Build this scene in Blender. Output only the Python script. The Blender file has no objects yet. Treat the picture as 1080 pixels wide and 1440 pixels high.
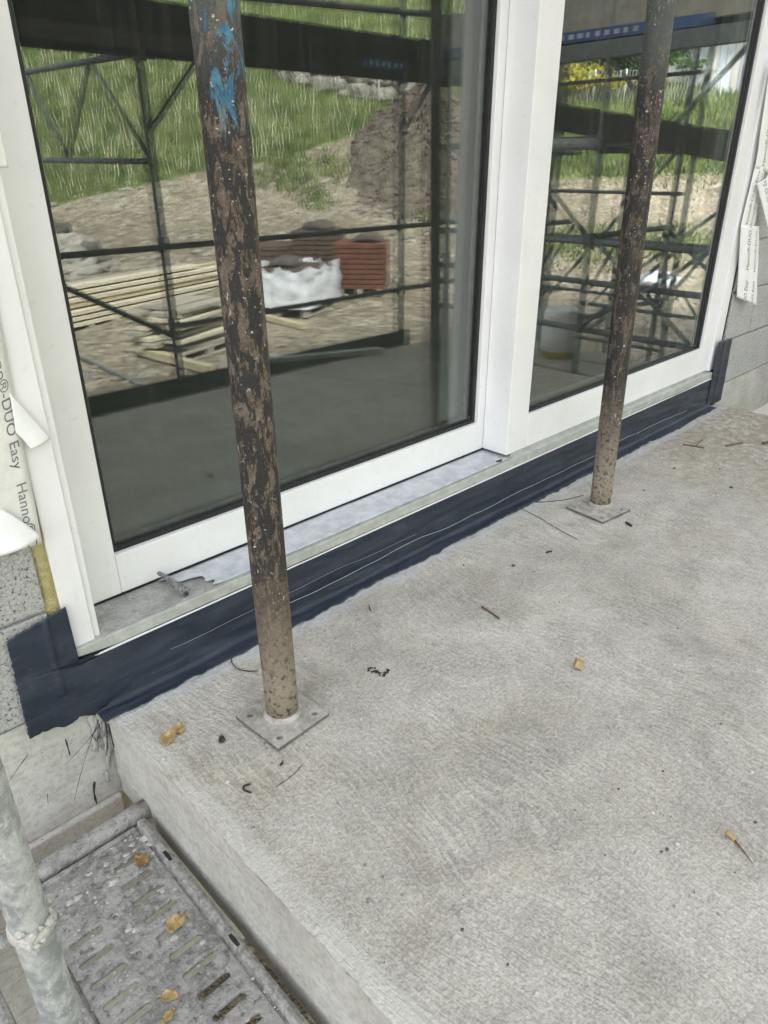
import bpy, bmesh, math, random
from mathutils import Vector, Matrix, noise
random.seed(7)
sc = bpy.context.scene
rad = math.radians
# ------------------------------------------------------------------ camera
F = 1005.0                     # focal length in pixels of the 1080 x 1440 photograph
H = 1.15                       # lens height above the balcony slab
up = -Vector((8, -2060, -F)); up.normalize()
dx = Vector((1145, 495, -F)); dx -= up * dx.dot(up); dx.normalize()
dy = up.cross(dx)
RW = Matrix((dx, dy, up))      # camera axes -> world axes (x along the facade, y into the house, z up)
CAM = Vector((0, 0, H))
cd = bpy.data.cameras.new('camera'); cam = bpy.data.objects.new('camera', cd)
sc.collection.objects.link(cam)
cam.matrix_world = Matrix.Translation(CAM) @ RW.to_4x4()
cd.sensor_fit = 'HORIZONTAL'; cd.sensor_width = 36; cd.lens = 36 * F / 1080
cd.clip_start = 0.02; cd.clip_end = 500
sc.camera = cam
sc.render.resolution_x = 768; sc.render.resolution_y = 1024
# ------------------------------------------------------------------ sky, sun, exposure
SUN_EL, SUN_AZ = rad(50), rad(-22)
w = bpy.data.worlds.new('World'); sc.world = w; w.use_nodes = True
nt = w.node_tree; nt.nodes.clear()
sky = nt.nodes.new('ShaderNodeTexSky'); sky.sky_type = 'NISHITA'; sky.sun_disc = False
sky.sun_elevation = SUN_EL; sky.sun_rotation = SUN_AZ; sky.air_density = 1.0; sky.dust_density = 1.2
hs = nt.nodes.new('ShaderNodeHueSaturation'); hs.inputs['Saturation'].default_value = 0.18
bg = nt.nodes.new('ShaderNodeBackground'); bg.inputs['Strength'].default_value = 0.15
wo = nt.nodes.new('ShaderNodeOutputWorld')
nt.links.new(sky.outputs[0], hs.inputs['Color']); nt.links.new(hs.outputs[0], bg.inputs[0]); nt.links.new(bg.outputs[0], wo.inputs[0])
sd = bpy.data.lights.new('sun', 'SUN'); sd.energy = 3.3; sd.angle = rad(12); sd.color = (1, 0.96, 0.9)
so = bpy.data.objects.new('sun', sd); sc.collection.objects.link(so)
sv = Vector((math.sin(SUN_AZ) * math.cos(SUN_EL), math.cos(SUN_AZ) * math.cos(SUN_EL), math.sin(SUN_EL)))
so.rotation_euler = sv.to_track_quat('Z', 'Y').to_euler(); so.location = sv * 30
sc.view_settings.view_transform = 'Standard'; sc.view_settings.look = 'None'
sc.view_settings.gamma = 1; sc.view_settings.use_curve_mapping = False
sc.view_settings.exposure = 2.4
try:
    sc.cycles.transparent_max_bounces = 24; sc.cycles.max_bounces = 10
except Exception: pass

# ------------------------------------------------------------------ pixel -> world helpers
def ray(px, py): return RW @ Vector((px - 540, 720 - py, -F))
def P(ax, v, px, py):
    r = ray(px, py); return CAM + r * ((v - CAM[ax]) / r[ax])
def onslab(px, py, z=0.0): return P(2, z, px, py)
YGL, YGR = 1.557, 1.447        # glass planes of the sliding sash and the fixed light
def fold(p, yg): return Vector((p.x, 2 * yg - p.y, p.z))
def vr(px, py, z, yg=YGL): return fold(P(2, z, px, py), yg)

# ------------------------------------------------------------------ materials
MATS = {}
class NT:
    def __init__(s, name):
        s.m = bpy.data.materials.new(name); s.m.use_nodes = True; s.t = s.m.node_tree
        s.b = s.t.nodes['Principled BSDF']; s.out = s.t.nodes['Material Output']
        MATS[name] = s.m
    def n(s, ty, **kw):
        nd = s.t.nodes.new(ty)
        for k, v in kw.items():
            if k in nd.inputs.keys() if hasattr(nd.inputs, 'keys') else False: nd.inputs[k].default_value = v
            else: setattr(nd, k, v)
        return nd
    def l(s, a, b): s.t.links.new(a, b)
    def pos(s, scale=(1, 1, 1), rot=(0, 0, 0), obj=False):
        if obj: o = s.n('ShaderNodeTexCoord').outputs['Object']
        else: o = s.n('ShaderNodeNewGeometry').outputs['Position']
        mp = s.n('ShaderNodeMapping'); mp.inputs['Scale'].default_value = scale; mp.inputs['Rotation'].default_value = rot
        s.l(o, mp.inputs['Vector']); return mp.outputs[0]
    def noise(s, vec, scale, detail=4, rough=.55, dist=0.0):
        nd = s.n('ShaderNodeTexNoise'); nd.inputs['Scale'].default_value = scale; nd.inputs['Detail'].default_value = detail
        nd.inputs['Roughness'].default_value = rough; nd.inputs['Distortion'].default_value = dist
        s.l(vec, nd.inputs['Vector']); return nd.outputs['Fac']
    def vor(s, vec, scale, feature='F1', rnd=1.0):
        nd = s.n('ShaderNodeTexVoronoi'); nd.feature = feature; nd.inputs['Scale'].default_value = scale
        nd.inputs['Randomness'].default_value = rnd; s.l(vec, nd.inputs['Vector']); return nd.outputs['Distance']
    def ramp(s, fac, a, b, va=0.0, vb=1.0):
        nd = s.n('ShaderNodeMapRange'); nd.inputs[1].default_value = a; nd.inputs[2].default_value = b
        nd.inputs[3].default_value = va; nd.inputs[4].default_value = vb; nd.interpolation_type = 'SMOOTHSTEP'
        s.l(fac, nd.inputs[0]); return nd.outputs[0]
    def math(s, op, a, b=None):
        nd = s.n('ShaderNodeMath'); nd.operation = op
        for i, x in enumerate((a, b)):
            if x is None: continue
            if isinstance(x, (int, float)): nd.inputs[i].default_value = x
            else: s.l(x, nd.inputs[i])
        return nd.outputs[0]
    def mix(s, fac, a, b, mode='MIX'):
        nd = s.n('ShaderNodeMix'); nd.data_type = 'RGBA'; nd.blend_type = mode
        for i, x in ((0, fac), (6, a), (7, b)):
            if isinstance(x, (int, float)): nd.inputs[i].default_value = x
            elif isinstance(x, tuple): nd.inputs[i].default_value = (*x, 1) if len(x) == 3 else x
            else: s.l(x, nd.inputs[i])
        return nd.outputs[2]
    def sep(s, vec):
        nd = s.n('ShaderNodeSeparateXYZ'); s.l(vec, nd.inputs[0]); return nd.outputs
    def col(s, c):
        if isinstance(c, tuple): s.b.inputs['Base Color'].default_value = (*c, 1)
        else: s.l(c, s.b.inputs['Base Color'])
    def bump(s, h, strength=.3, dist=.002):
        nd = s.n('ShaderNodeBump'); nd.inputs['Strength'].default_value = strength; nd.inputs['Distance'].default_value = dist
        s.l(h, nd.inputs['Height']); s.l(nd.outputs[0], s.b.inputs['Normal'])
    def set(s, rough=.7, metal=0.0, spec=.5):
        if isinstance(rough, (int, float)): s.b.inputs['Roughness'].default_value = rough
        else: s.l(rough, s.b.inputs['Roughness'])
        s.b.inputs['Metallic'].default_value = metal; s.b.inputs['Specular IOR Level'].default_value = spec

def simple(name, c1, c2, scale=8, rough=.7, bump=.3, fine=80, metal=0.0, obj=False, dist=.002, stretch=(1, 1, 1), spec=.4):
    t = NT(name); v = t.pos(stretch, obj=obj)
    a = t.noise(v, scale, 6, .6); b = t.noise(v, fine, 3, .6)
    f = t.math('ADD', t.math('MULTIPLY', a, .65), t.math('MULTIPLY', b, .35))
    t.col(t.mix(t.ramp(f, .36, .64), c1, c2)); t.set(rough, metal, spec); t.bump(b, bump, dist)
    return t.m

# balcony concrete: broom marks, pits, stains, primer smear along the membrane
def concrete_slab():
    t = NT('slab_concrete'); v = t.pos()
    big = t.noise(v, 1.7, 6, .7, .8); mid = t.noise(v, 6, 6, .7, .6)
    wn = t.n('ShaderNodeTexNoise'); wn.inputs['Scale'].default_value = 1.5; wn.inputs['Detail'].default_value = 2; t.l(v, wn.inputs['Vector'])
    def brush(ang, sx, sy, wa):
        warp = t.n('ShaderNodeVectorMath'); warp.operation = 'MULTIPLY_ADD'; t.l(wn.outputs['Color'], warp.inputs[0]); warp.inputs[1].default_value = (wa, wa, 0); t.l(v, warp.inputs[2])
        mp = t.n('ShaderNodeMapping'); mp.inputs['Rotation'].default_value = (0, 0, rad(ang)); mp.inputs['Scale'].default_value = (sx, sy, 20); t.l(warp.outputs[0], mp.inputs[0])
        return t.noise(mp.outputs[0], 1.0, 3, .6)
    s1 = t.ramp(brush(-12, 130, 17, .30), .40, .60, -1, 1); s2 = t.ramp(brush(34, 115, 14, .35), .40, .60, -1, 1)
    sel = t.ramp(t.noise(v, 1.3, 3, .5), .46, .60)
    streak = t.math('ADD', t.math('MULTIPLY', s1, t.math('SUBTRACT', 1.0, sel)), t.math('MULTIPLY', s2, sel))
    samt = t.ramp(t.noise(v, 2.4, 4, .6), .38, .62, .08, 1.0)
    g1 = t.ramp(t.noise(v, 95, 3, .6), .40, .60, -1, 1); g2 = t.ramp(t.noise(v, 210, 2, .6), .38, .62, -1, 1); g3 = t.ramp(mid, .38, .62, -1, 1)
    fac = t.math('ADD', 1.0, t.math('MULTIPLY', t.math('MULTIPLY', streak, samt), .14))
    fac = t.math('ADD', fac, t.math('MULTIPLY', g1, .085)); fac = t.math('ADD', fac, t.math('MULTIPLY', g2, .12)); fac = t.math('ADD', fac, t.math('MULTIPLY', g3, .08))
    base = t.mix(t.ramp(big, .32, .68), (.40, .375, .328), (.51, .486, .438))
    base = t.mix(t.math('MULTIPLY', t.ramp(t.noise(v, 3.1, 5, .65, .5), .50, .66), .35), base, (.375, .325, .25))
    base = t.mix(t.math('MULTIPLY', t.ramp(t.noise(v, 4.3, 5, .65, .5), .54, .70), .5), base, (.30, .285, .262))
    vm = t.n('ShaderNodeVectorMath'); vm.operation = 'SCALE'; t.l(base, vm.inputs[0]); t.l(fac, vm.inputs['Scale']); base = vm.outputs[0]
    pit = t.vor(v, 30); pf = t.math('MULTIPLY', t.ramp(pit, .06, .13, 1, 0), t.ramp(t.noise(v, 9, 3), .52, .62))
    base = t.mix(t.math('MULTIPLY', pf, .6), base, (.12, .115, .105))
    sm_ = t.math('MULTIPLY', t.ramp(t.noise(v, 38, 3, .6), .60, .68), t.ramp(t.noise(v, 3.3, 3), .48, .60))
    base = t.mix(t.math('MULTIPLY', sm_, .45), base, (.18, .172, .155))
    x, y, z = t.sep(v)
    # brown dust blown into the far corner, and around the near prop foot
    dm = t.math('MULTIPLY', t.ramp(t.math('ADD', x, t.math('MULTIPLY', mid, 1.6)), 3.1, 4.2), t.ramp(t.noise(v, 26, 5, .75), .38, .60))
    base = t.mix(t.math('MULTIPLY', dm, .75), base, (.27, .215, .15))
    dd_ = t.n('ShaderNodeVectorMath'); dd_.operation = 'DISTANCE'; t.l(v, dd_.inputs[0]); dd_.inputs[1].default_value = (.80, 1.16, 0)
    rm = t.math('MULTIPLY', t.ramp(t.math('ADD', dd_.outputs['Value'], t.math('MULTIPLY', mid, .12)), .24, .10), t.ramp(t.noise(v, 30, 4, .7), .3, .6))
    base = t.mix(t.math('MULTIPLY', rm, .5), base, (.29, .25, .195))
    # primer brushed on the concrete before the membrane
    ed = t.math('ADD', y, t.math('MULTIPLY', t.noise(t.pos((5, 30, 9)), 1, 5, .75), .13))
    pr = t.math('MULTIPLY', t.ramp(ed, 1.355, 1.40), t.ramp(t.noise(t.pos((14, 80, 9)), 1.0, 4, .75), .34, .54))
    base = t.mix(t.math('MULTIPLY', pr, .8), base, (.53, .54, .55))
    sc_ = t.math('MULTIPLY', t.ramp(ed, 1.385, 1.415), t.ramp(t.noise(t.pos((30, 130, 9)), 1.0, 4, .8), .52, .62))
    base = t.mix(t.math('MULTIPLY', sc_, .7), base, (.10, .12, .15))
    # pale laitance along the formed arris
    am = t.math('MULTIPLY', t.ramp(t.math('ADD', x, t.math('MULTIPLY', t.noise(v, 60, 3), .03)), .512, .488), t.ramp(t.noise(v, 12, 4), .3, .55))
    base = t.mix(t.math('MULTIPLY', am, .6), base, (.56, .55, .50))
    t.col(base); t.set(.92, 0, .25)
    t.bump(t.math('ADD', t.math('MULTIPLY', streak, .5), t.math('ADD', t.math('MULTIPLY', g1, .5), t.math('MULTIPLY', pf, -2.0))), .55, .0022)
    return t.m
concrete_slab()
def formed():
    t = NT('formed_concrete'); v = t.pos()
    a = t.noise(v, 5, 6, .65); st = t.noise(t.pos((14, 1.5, 60)), 1, 4, .6); f = t.noise(v, 180, 3)
    c = t.mix(t.ramp(a, .3, .7), (.42, .405, .365), (.57, .56, .525))
    c = t.mix(t.math('MULTIPLY', t.ramp(st, .5, .7), .4), c, (.35, .335, .295))
    c = t.mix(t.math('MULTIPLY', t.ramp(t.noise(v, 85, 3, .6), .48, .60), .35), c, (.27, .26, .23))
    c = t.mix(t.math('MULTIPLY', t.ramp(t.noise(t.pos((6, 40, 90)), 1, 3, .6), .50, .66), .22), c, (.66, .65, .61))
    pit = t.math('MULTIPLY', t.ramp(t.vor(v, 55), .04, .11, 1, 0), t.ramp(t.noise(v, 11, 3), .52, .6))
    c = t.mix(pit, c, (.06, .06, .055)); t.col(c); t.set(.9, 0, .25)
    t.bump(t.math('ADD', f, t.math('MULTIPLY', pit, -3)), .5, .003); return t.m
formed()
def block(name, c1, c2, dark):
    t = NT(name); v = t.pos()
    a = t.noise(v, 160, 4, .75); b = t.noise(v, 14, 4); vo = t.vor(v, 150)
    c = t.mix(t.ramp(a, .38, .62), c1, c2); c = t.mix(t.math('MULTIPLY', t.ramp(b, .45, .7), .4), c, c2)
    c = t.mix(t.math('MULTIPLY', t.ramp(t.noise(v, 95, 3, .8), .55, .63), .85), c, dark)
    t.col(c); t.set(.95, 0, .2); t.bump(a, .9, .004); return t.m
block('block_pale', (.30, .30, .295), (.50, .495, .48), (.05, .05, .05))
block('block_grey', (.36, .355, .345), (.52, .515, .50), (.17, .17, .165))
simple('mortar', (.33, .32, .30), (.44, .43, .41), 30, .95, .4, 200)
def white_paint():
    t = NT('white_frame'); v = t.pos(); a = t.noise(v, 4, 4); s = t.noise(v, 45, 5, .7); d = t.noise(t.pos((60, 60, 5)), 1, 3)
    c = t.mix(t.ramp(a, .3, .7), (.75, .743, .745), (.81, .805, .81))
    c = t.mix(t.math('MULTIPLY', t.ramp(s, .56, .74), .38), c, (.58, .555, .51))
    c = t.mix(t.math('MULTIPLY', t.ramp(d, .55, .8), .16), c, (.6, .59, .55))
    t.col(c); t.set(.42, 0, .4); t.bump(t.noise(v, 300, 2), .05, .001); return t.m
white_paint()
simple('gasket', (.012, .012, .013), (.025, .025, .027), 20, .5, .1)
simple('spacer', (.10, .11, .11), (.16, .17, .17), 30, .4, .1, metal=.6)
def glass():
    t = NT('window_glass'); t.t.nodes.remove(t.b)
    lw = t.n('ShaderNodeLayerWeight'); lw.inputs['Blend'].default_value = .5
    p5 = t.math('POWER', lw.outputs['Facing'], 4.0)
    v = t.pos(); streak = t.ramp(t.noise(t.pos((70, 70, 2.2)), 1, 3, .6), .5, .8)
    fac = t.math('ADD', .068, t.math('MULTIPLY', p5, .9))
    tr = t.n('ShaderNodeBsdfTransparent'); tr.inputs[0].default_value = (.90, .93, .91, 1)
    gl = t.n('ShaderNodeBsdfGlossy'); gl.inputs['Roughness'].default_value = 0.0; gl.inputs['Color'].default_value = (1, 1, .98, 1)
    mx = t.n('ShaderNodeMixShader'); t.l(fac, mx.inputs[0]); t.l(tr.outputs[0], mx.inputs[1]); t.l(gl.outputs[0], mx.inputs[2])
    df = t.n('ShaderNodeBsdfDiffuse'); df.inputs[0].default_value = (.5, .5, .48, 1)
    m2 = t.n('ShaderNodeMixShader'); t.l(t.math('ADD', .012, t.math('MULTIPLY', streak, .03)), m2.inputs[0]); t.l(mx.outputs[0], m2.inputs[1]); t.l(df.outputs[0], m2.inputs[2])
    t.l(m2.outputs[0], t.out.inputs[0]); return t.m
glass()
def sillm():
    t = NT('sill_metal'); v = t.pos(); a = t.noise(v, 25, 5, .65); b = t.noise(t.pos((18, 90, 90)), 1, 3)
    c = t.mix(t.ramp(a, .35, .7), (.40, .41, .385), (.52, .53, .50)); c = t.mix(t.math('MULTIPLY', t.ramp(b, .5, .75), .5), c, (.33, .325, .30))
    t.col(c); t.set(.45, .15, .4); return t.m
sillm()
simple('sill_dirty', (.24, .235, .22), (.42, .415, .40), 14, .6, .2, 120)
simple('film', (.40, .425, .46), (.56, .585, .62), 22, .35, .25, 70)
simple('film_dark', (.05, .05, .05), (.30, .30, .30), 60, .6, .5, 200)
def membrane():
    t = NT('membrane'); v = t.pos(); w_ = t.noise(t.pos((5, 16, 16)), 1, 5, .6, .8); s = t.noise(v, 70, 4, .7); l_ = t.noise(t.pos((1.2, 110, 110)), 1, 3, .5, .3)
    c = t.mix(t.ramp(w_, .35, .7), (.016, .023, .038), (.034, .044, .064))
    c = t.mix(t.math('MULTIPLY', t.ramp(s, .60, .76), .5), c, (.11, .12, .135))
    c = t.mix(t.math('MULTIPLY', t.ramp(l_, .62, .72), .12), c, (.10, .11, .13))
    t.col(c); t.set(.5, 0, .45); t.bump(t.math('ADD', w_, t.math('MULTIPLY', s, .35)), .5, .006); return t.m
membrane()
simple('membrane_scar', (.30, .32, .35), (.42, .44, .46), 90, .7, .2, 200)
simple('tape_white', (.66, .65, .615), (.75, .745, .715), 18, .55, .15, 90)
simple('tape_bright', (.76, .76, .75), (.82, .82, .81), 18, .5, .15, 90)
simple('ink', (.13, .13, .14), (.20, .20, .21), 60, .7, .0)
simple('mineral_wool', (.42, .36, .16), (.56, .50, .27), 60, .95, .9, 260, dist=.006)
def galv():
    t = NT('galvanized'); v = t.pos(); a = t.noise(v, 34, 5, .7, .2); s = t.noise(t.pos((70, 70, 26), (.5, .4, 0)), 1, 4, .7, .25); f = t.noise(v, 220, 3, .7)
    c = t.mix(t.ramp(a, .36, .64), (.26, .275, .275), (.47, .48, .47)); c = t.mix(t.math('MULTIPLY', t.ramp(s, .52, .66), .6), c, (.62, .62, .60))
    c = t.mix(t.math('MULTIPLY', t.ramp(t.noise(v, 48, 4, .8), .60, .68), .8), c, (.60, .57, .50)); c = t.mix(t.math('MULTIPLY', t.ramp(f, .58, .7), .5), c, (.17, .17, .165))
    t.col(c); t.set(.55, .2, .4); t.bump(t.math('ADD', a, f), .5, .002); return t.m
galv()
simple('galvanized_dull', (.12, .13, .14), (.24, .25, .26), 20, .55, .3, 90, metal=.4)
simple('scaffold_dark', (.085, .098, .104), (.17, .182, .188), 20, .6, .3, 90, metal=.2)
simple('toe_board_wood', (.022, .021, .018), (.05, .045, .038), 3, .85, .4, 60, stretch=(.6, 8, 8))
simple('blue_paint', (.02, .06, .19), (.045, .10, .26), 14, .5, .2)
simple('pale_mark', (.35, .40, .45), (.5, .55, .6), 30, .6, .1)
def deckm():
    t = NT('deck_steel'); v = t.pos(); a = t.noise(v, 13, 6, .7, .1); b = t.noise(v, 62, 4, .65, .12); f = t.noise(v, 150, 3, .7)
    c = t.mix(t.ramp(a, .40, .60), (.23, .224, .21), (.38, .37, .35))
    c = t.mix(t.math('MULTIPLY', t.ramp(b, .50, .62), .7), c, (.43, .415, .385)); c = t.mix(t.math('MULTIPLY', t.ramp(b, .34, .44, 1, 0), .75), c, (.10, .095, .088))
    c = t.mix(t.math('MULTIPLY', t.ramp(f, .56, .7), .5), c, (.48, .47, .45))
    t.col(c); t.set(.75, .1, .35); t.bump(t.math('ADD', b, t.math('MULTIPLY', f, .4)), 1.0, .007); return t.m
deckm()
simple('deck_rail', (.20, .195, .18), (.42, .41, .385), 60, .75, .35, 150, metal=.1)
simple('dried_mortar', (.42, .41, .38), (.58, .57, .53), 40, .95, .9, 160, dist=.006)
def rust(name, zblue, ang, body1, body2, dust_top):
    t = NT(name); o = t.pos(obj=True); x, y, z = t.sep(o)
    va = t.noise(t.pos((52, 52, 17), obj=True), 1, 6, .78, .5); vb = t.noise(t.pos((75, 75, 24), obj=True), 1, 6, .8, .6); f = t.noise(o, 150, 4, .7); sm = t.noise(o, 26, 5, .65)
    c = t.mix(t.ramp(sm, .34, .66), body1, body2)
    c = t.mix(t.math('MULTIPLY', t.ramp(f, .5, .72), .7), c, (.26, .205, .16))
    c = t.mix(t.math('MULTIPLY', t.ramp(va, .478, .50), t.ramp(z, .20, .50, .15, 1)), c, (.020, .019, .019))
    c = t.mix(t.math('MULTIPLY', t.ramp(vb, .575, .60), .9), c, (.028, .026, .024))
    c = t.mix(t.math('MULTIPLY', t.ramp(vb, .36, .33), .55), c, (.30, .27, .235))
    # leftover blue paint near the top
    bl = t.math('ADD', t.math('MULTIPLY', x, math.cos(ang)), t.math('MULTIPLY', y, math.sin(ang)))
    bm = t.math('ADD', t.math('MULTIPLY', t.noise(t.pos((34, 34, 11), obj=True), 1, 5, .7, .8), .14), bl)
    bm = t.math('MULTIPLY', t.ramp(bm, .106, .113), t.ramp(t.math('ADD', z, t.math('MULTIPLY', t.noise(o, 16, 3), .12)), zblue, zblue + .05))
    c = t.mix(bm, c, t.mix(t.ramp(sm, .4, .6), (.035, .11, .185), (.075, .215, .30)))
    gm = t.math('MULTIPLY', t.ramp(t.math('ADD', z, t.math('MULTIPLY', va, .25)), zblue + .12, zblue + .3), t.math('SUBTRACT', 1.0, bm))
    c = t.mix(t.math('MULTIPLY', gm, .5), c, (.12, .145, .135))
    # cement splashes and slurry on the foot
    sp = t.math('MULTIPLY', t.ramp(t.noise(o, 120, 3, .6), .63, .69), t.ramp(t.noise(o, 16, 3, .7), .44, .58))
    c = t.mix(sp, c, (.52, .50, .46))
    du = t.math('MULTIPLY', t.ramp(t.math('ADD', z, t.math('MULTIPLY', sm, .35)), dust_top, .10, 0, 1), t.ramp(t.noise(o, 75, 3, .6), .34, .5))
    c = t.mix(t.math('MULTIPLY', du, .8), c, (.40, .345, .265))
    t.col(c); t.set(t.ramp(va, .50, .545, .85, .45), .0, .4)
    t.bump(t.math('ADD', t.math('MULTIPLY', va, .8), t.math('ADD', vb, f)), .85, .003); return t.m
rust('rusty_prop', 1.24, rad(-95), (.075, .056, .042), (.155, .122, .094), .58)
rust('rusty_prop_dark', 1.30, rad(-25), (.055, .043, .034), (.12, .095, .076), .70)
simple('plate_slurry', (.27, .255, .225), (.46, .44, .40), 34, .9, .8, 90)
simple('plate_edge', (.10, .085, .07), (.20, .18, .15), 26, .9, .6, 110)  # rusty plate sides, darkened to paint in the shadow line around the plate
def leafm(name, c1, c2, c3):
    t = NT(name); v = t.pos(obj=True); a = t.noise(v, 60, 4); b = t.noise(v, 200, 3)
    c = t.mix(t.ramp(a, .35, .65), c1, c2); c = t.mix(t.math('MULTIPLY', t.ramp(b, .55, .7), .6), c, c3); t.col(c); t.set(.75, 0, .3); t.bump(a, .5, .003); return t.m
leafm('dry_leaf', (.36, .25, .10), (.54, .42, .21), (.20, .12, .05))
leafm('brown_leaf', (.22, .13, .05), (.33, .21, .09), (.10, .06, .03))
leafm('dark_leaf', (.045, .04, .03), (.08, .07, .05), (.03, .03, .02))
simple('wood_chip', (.36, .26, .12), (.50, .38, .20), 60, .8, .3, 200, obj=True)
simple('twig', (.10, .06, .035), (.17, .11, .07), 60, .85, .3, 200, obj=True)
simple('rubber', (.01, .01, .012), (.03, .03, .032), 60, .6, .3, 200)
simple('pebble', (.5, .49, .47), (.68, .67, .65), 60, .9, .3, 200)
simple('pebble_dark', (.05, .05, .05), (.12, .115, .11), 60, .9, .3, 200)
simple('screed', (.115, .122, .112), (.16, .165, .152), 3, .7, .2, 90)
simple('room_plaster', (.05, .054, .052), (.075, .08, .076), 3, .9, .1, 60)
simple('render_wall', (.34, .335, .32), (.42, .415, .40), 3, .9, .2, 90)
simple('bucket_white', (.80, .80, .82), (.85, .85, .87), 12, .4, .1)
simple('bucket_yellow', (.60, .50, .05), (.70, .60, .09), 12, .4, .1)
simple('board_pale', (.50, .44, .34), (.66, .60, .49), 2, .8, .3, 60, obj=True, stretch=(1, 9, 9))
simple('board_grey', (.27, .245, .205), (.42, .385, .33), 2, .85, .3, 60, obj=True, stretch=(1, 9, 9))
simple('board_yellow', (.40, .34, .22), (.54, .47, .33), 2, .85, .3, 60, obj=True, stretch=(1, 9, 9))
simple('brick_red', (.09, .034, .023), (.17, .062, .042), 6, .85, .3, 60)
simple('brick_brown', (.055, .034, .028), (.11, .07, .056), 6, .85, .3, 60)
simple('tile_dark', (.05, .042, .04), (.11, .09, .082), 6, .8, .3, 60)
simple('wrap_film', (.55, .57, .64), (.74, .76, .82), 5, .25, .6, 30, dist=.02)
simple('rock', (.20, .185, .165), (.40, .375, .335), 3, .95, .8, 30, dist=.03)
simple('rock_dark', (.06, .055, .05), (.15, .14, .125), 3, .95, .8, 30, dist=.03)
simple('soil', (.075, .06, .050), (.20, .165, .135), 3.5, .98, 1.0, 11, dist=.12)
simple('drystone', (.16, .15, .13), (.40, .38, .34), 2.2, .95, .8, 9, dist=.08)
simple('grass_blade', (.06, .10, .025), (.20, .235, .09), .9, .8, 0, 3)
simple('grass_stalk', (.55, .56, .36), (.75, .75, .55), .5, .8, 0, 5)
simple('forsythia', (.26, .24, .03), (.42, .37, .06), 2, .8, 0, 9)
simple('hedge_leaf', (.018, .045, .014), (.05, .095, .03), 2, .7, 0, 9)
simple('shrub_leaf', (.05, .11, .025), (.12, .20, .05), 2, .7, 0, 9)
simple('bark', (.06, .045, .032), (.12, .09, .065), 6, .9, .5, 40)
simple('shed_white', (.50, .56, .66), (.66, .71, .80), 3, .6, .1, 30)
simple('roof_dark', (.05, .05, .055), (.10, .10, .105), 3, .8, .3, 30)
simple('insulation_white', (.80, .80, .80), (.85, .85, .85), 12, .8, .2)
simple('post_pale', (.55, .54, .5), (.68, .67, .63), 8, .8, .2)
simple('wire', (.25, .26, .25), (.36, .37, .36), 8, .5, .0, metal=.4)
def terrainm():
    t = NT('terrain'); v = t.pos(); at = t.n('ShaderNodeAttribute'); at.attribute_name = 'grass'
    a = t.noise(v, .35, 6, .65); b = t.noise(v, 1.7, 6, .7, .4); f = t.noise(v, 9, 4, .75)
    d = t.mix(t.ramp(a, .35, .65), (.20, .165, .12), (.33, .285, .22)); d = t.mix(t.ramp(b, .5, .68), d, (.44, .395, .32))
    d = t.mix(t.math('MULTIPLY', t.ramp(f, .47, .56), .7), d, (.11, .09, .068)); d = t.mix(t.math('MULTIPLY', t.ramp(t.noise(v, 5, 4, .7), .54, .62), .6), d, (.50, .455, .38))
    g = t.mix(t.ramp(b, .3, .7), (.075, .115, .03), (.15, .19, .06)); g = t.mix(t.math('MULTIPLY', t.ramp(f, .5, .7), .55), g, (.27, .30, .13))
    m = t.ramp(t.math('ADD', at.outputs['Fac'], t.math('MULTIPLY', t.math('SUBTRACT', b, .5), .55)), .42, .58)
    t.col(t.mix(m, d, g)); t.set(.98, 0, .15); t.bump(t.math('ADD', b, t.math('MULTIPLY', f, .5)), .9, .12); return t.m
terrainm()

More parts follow.
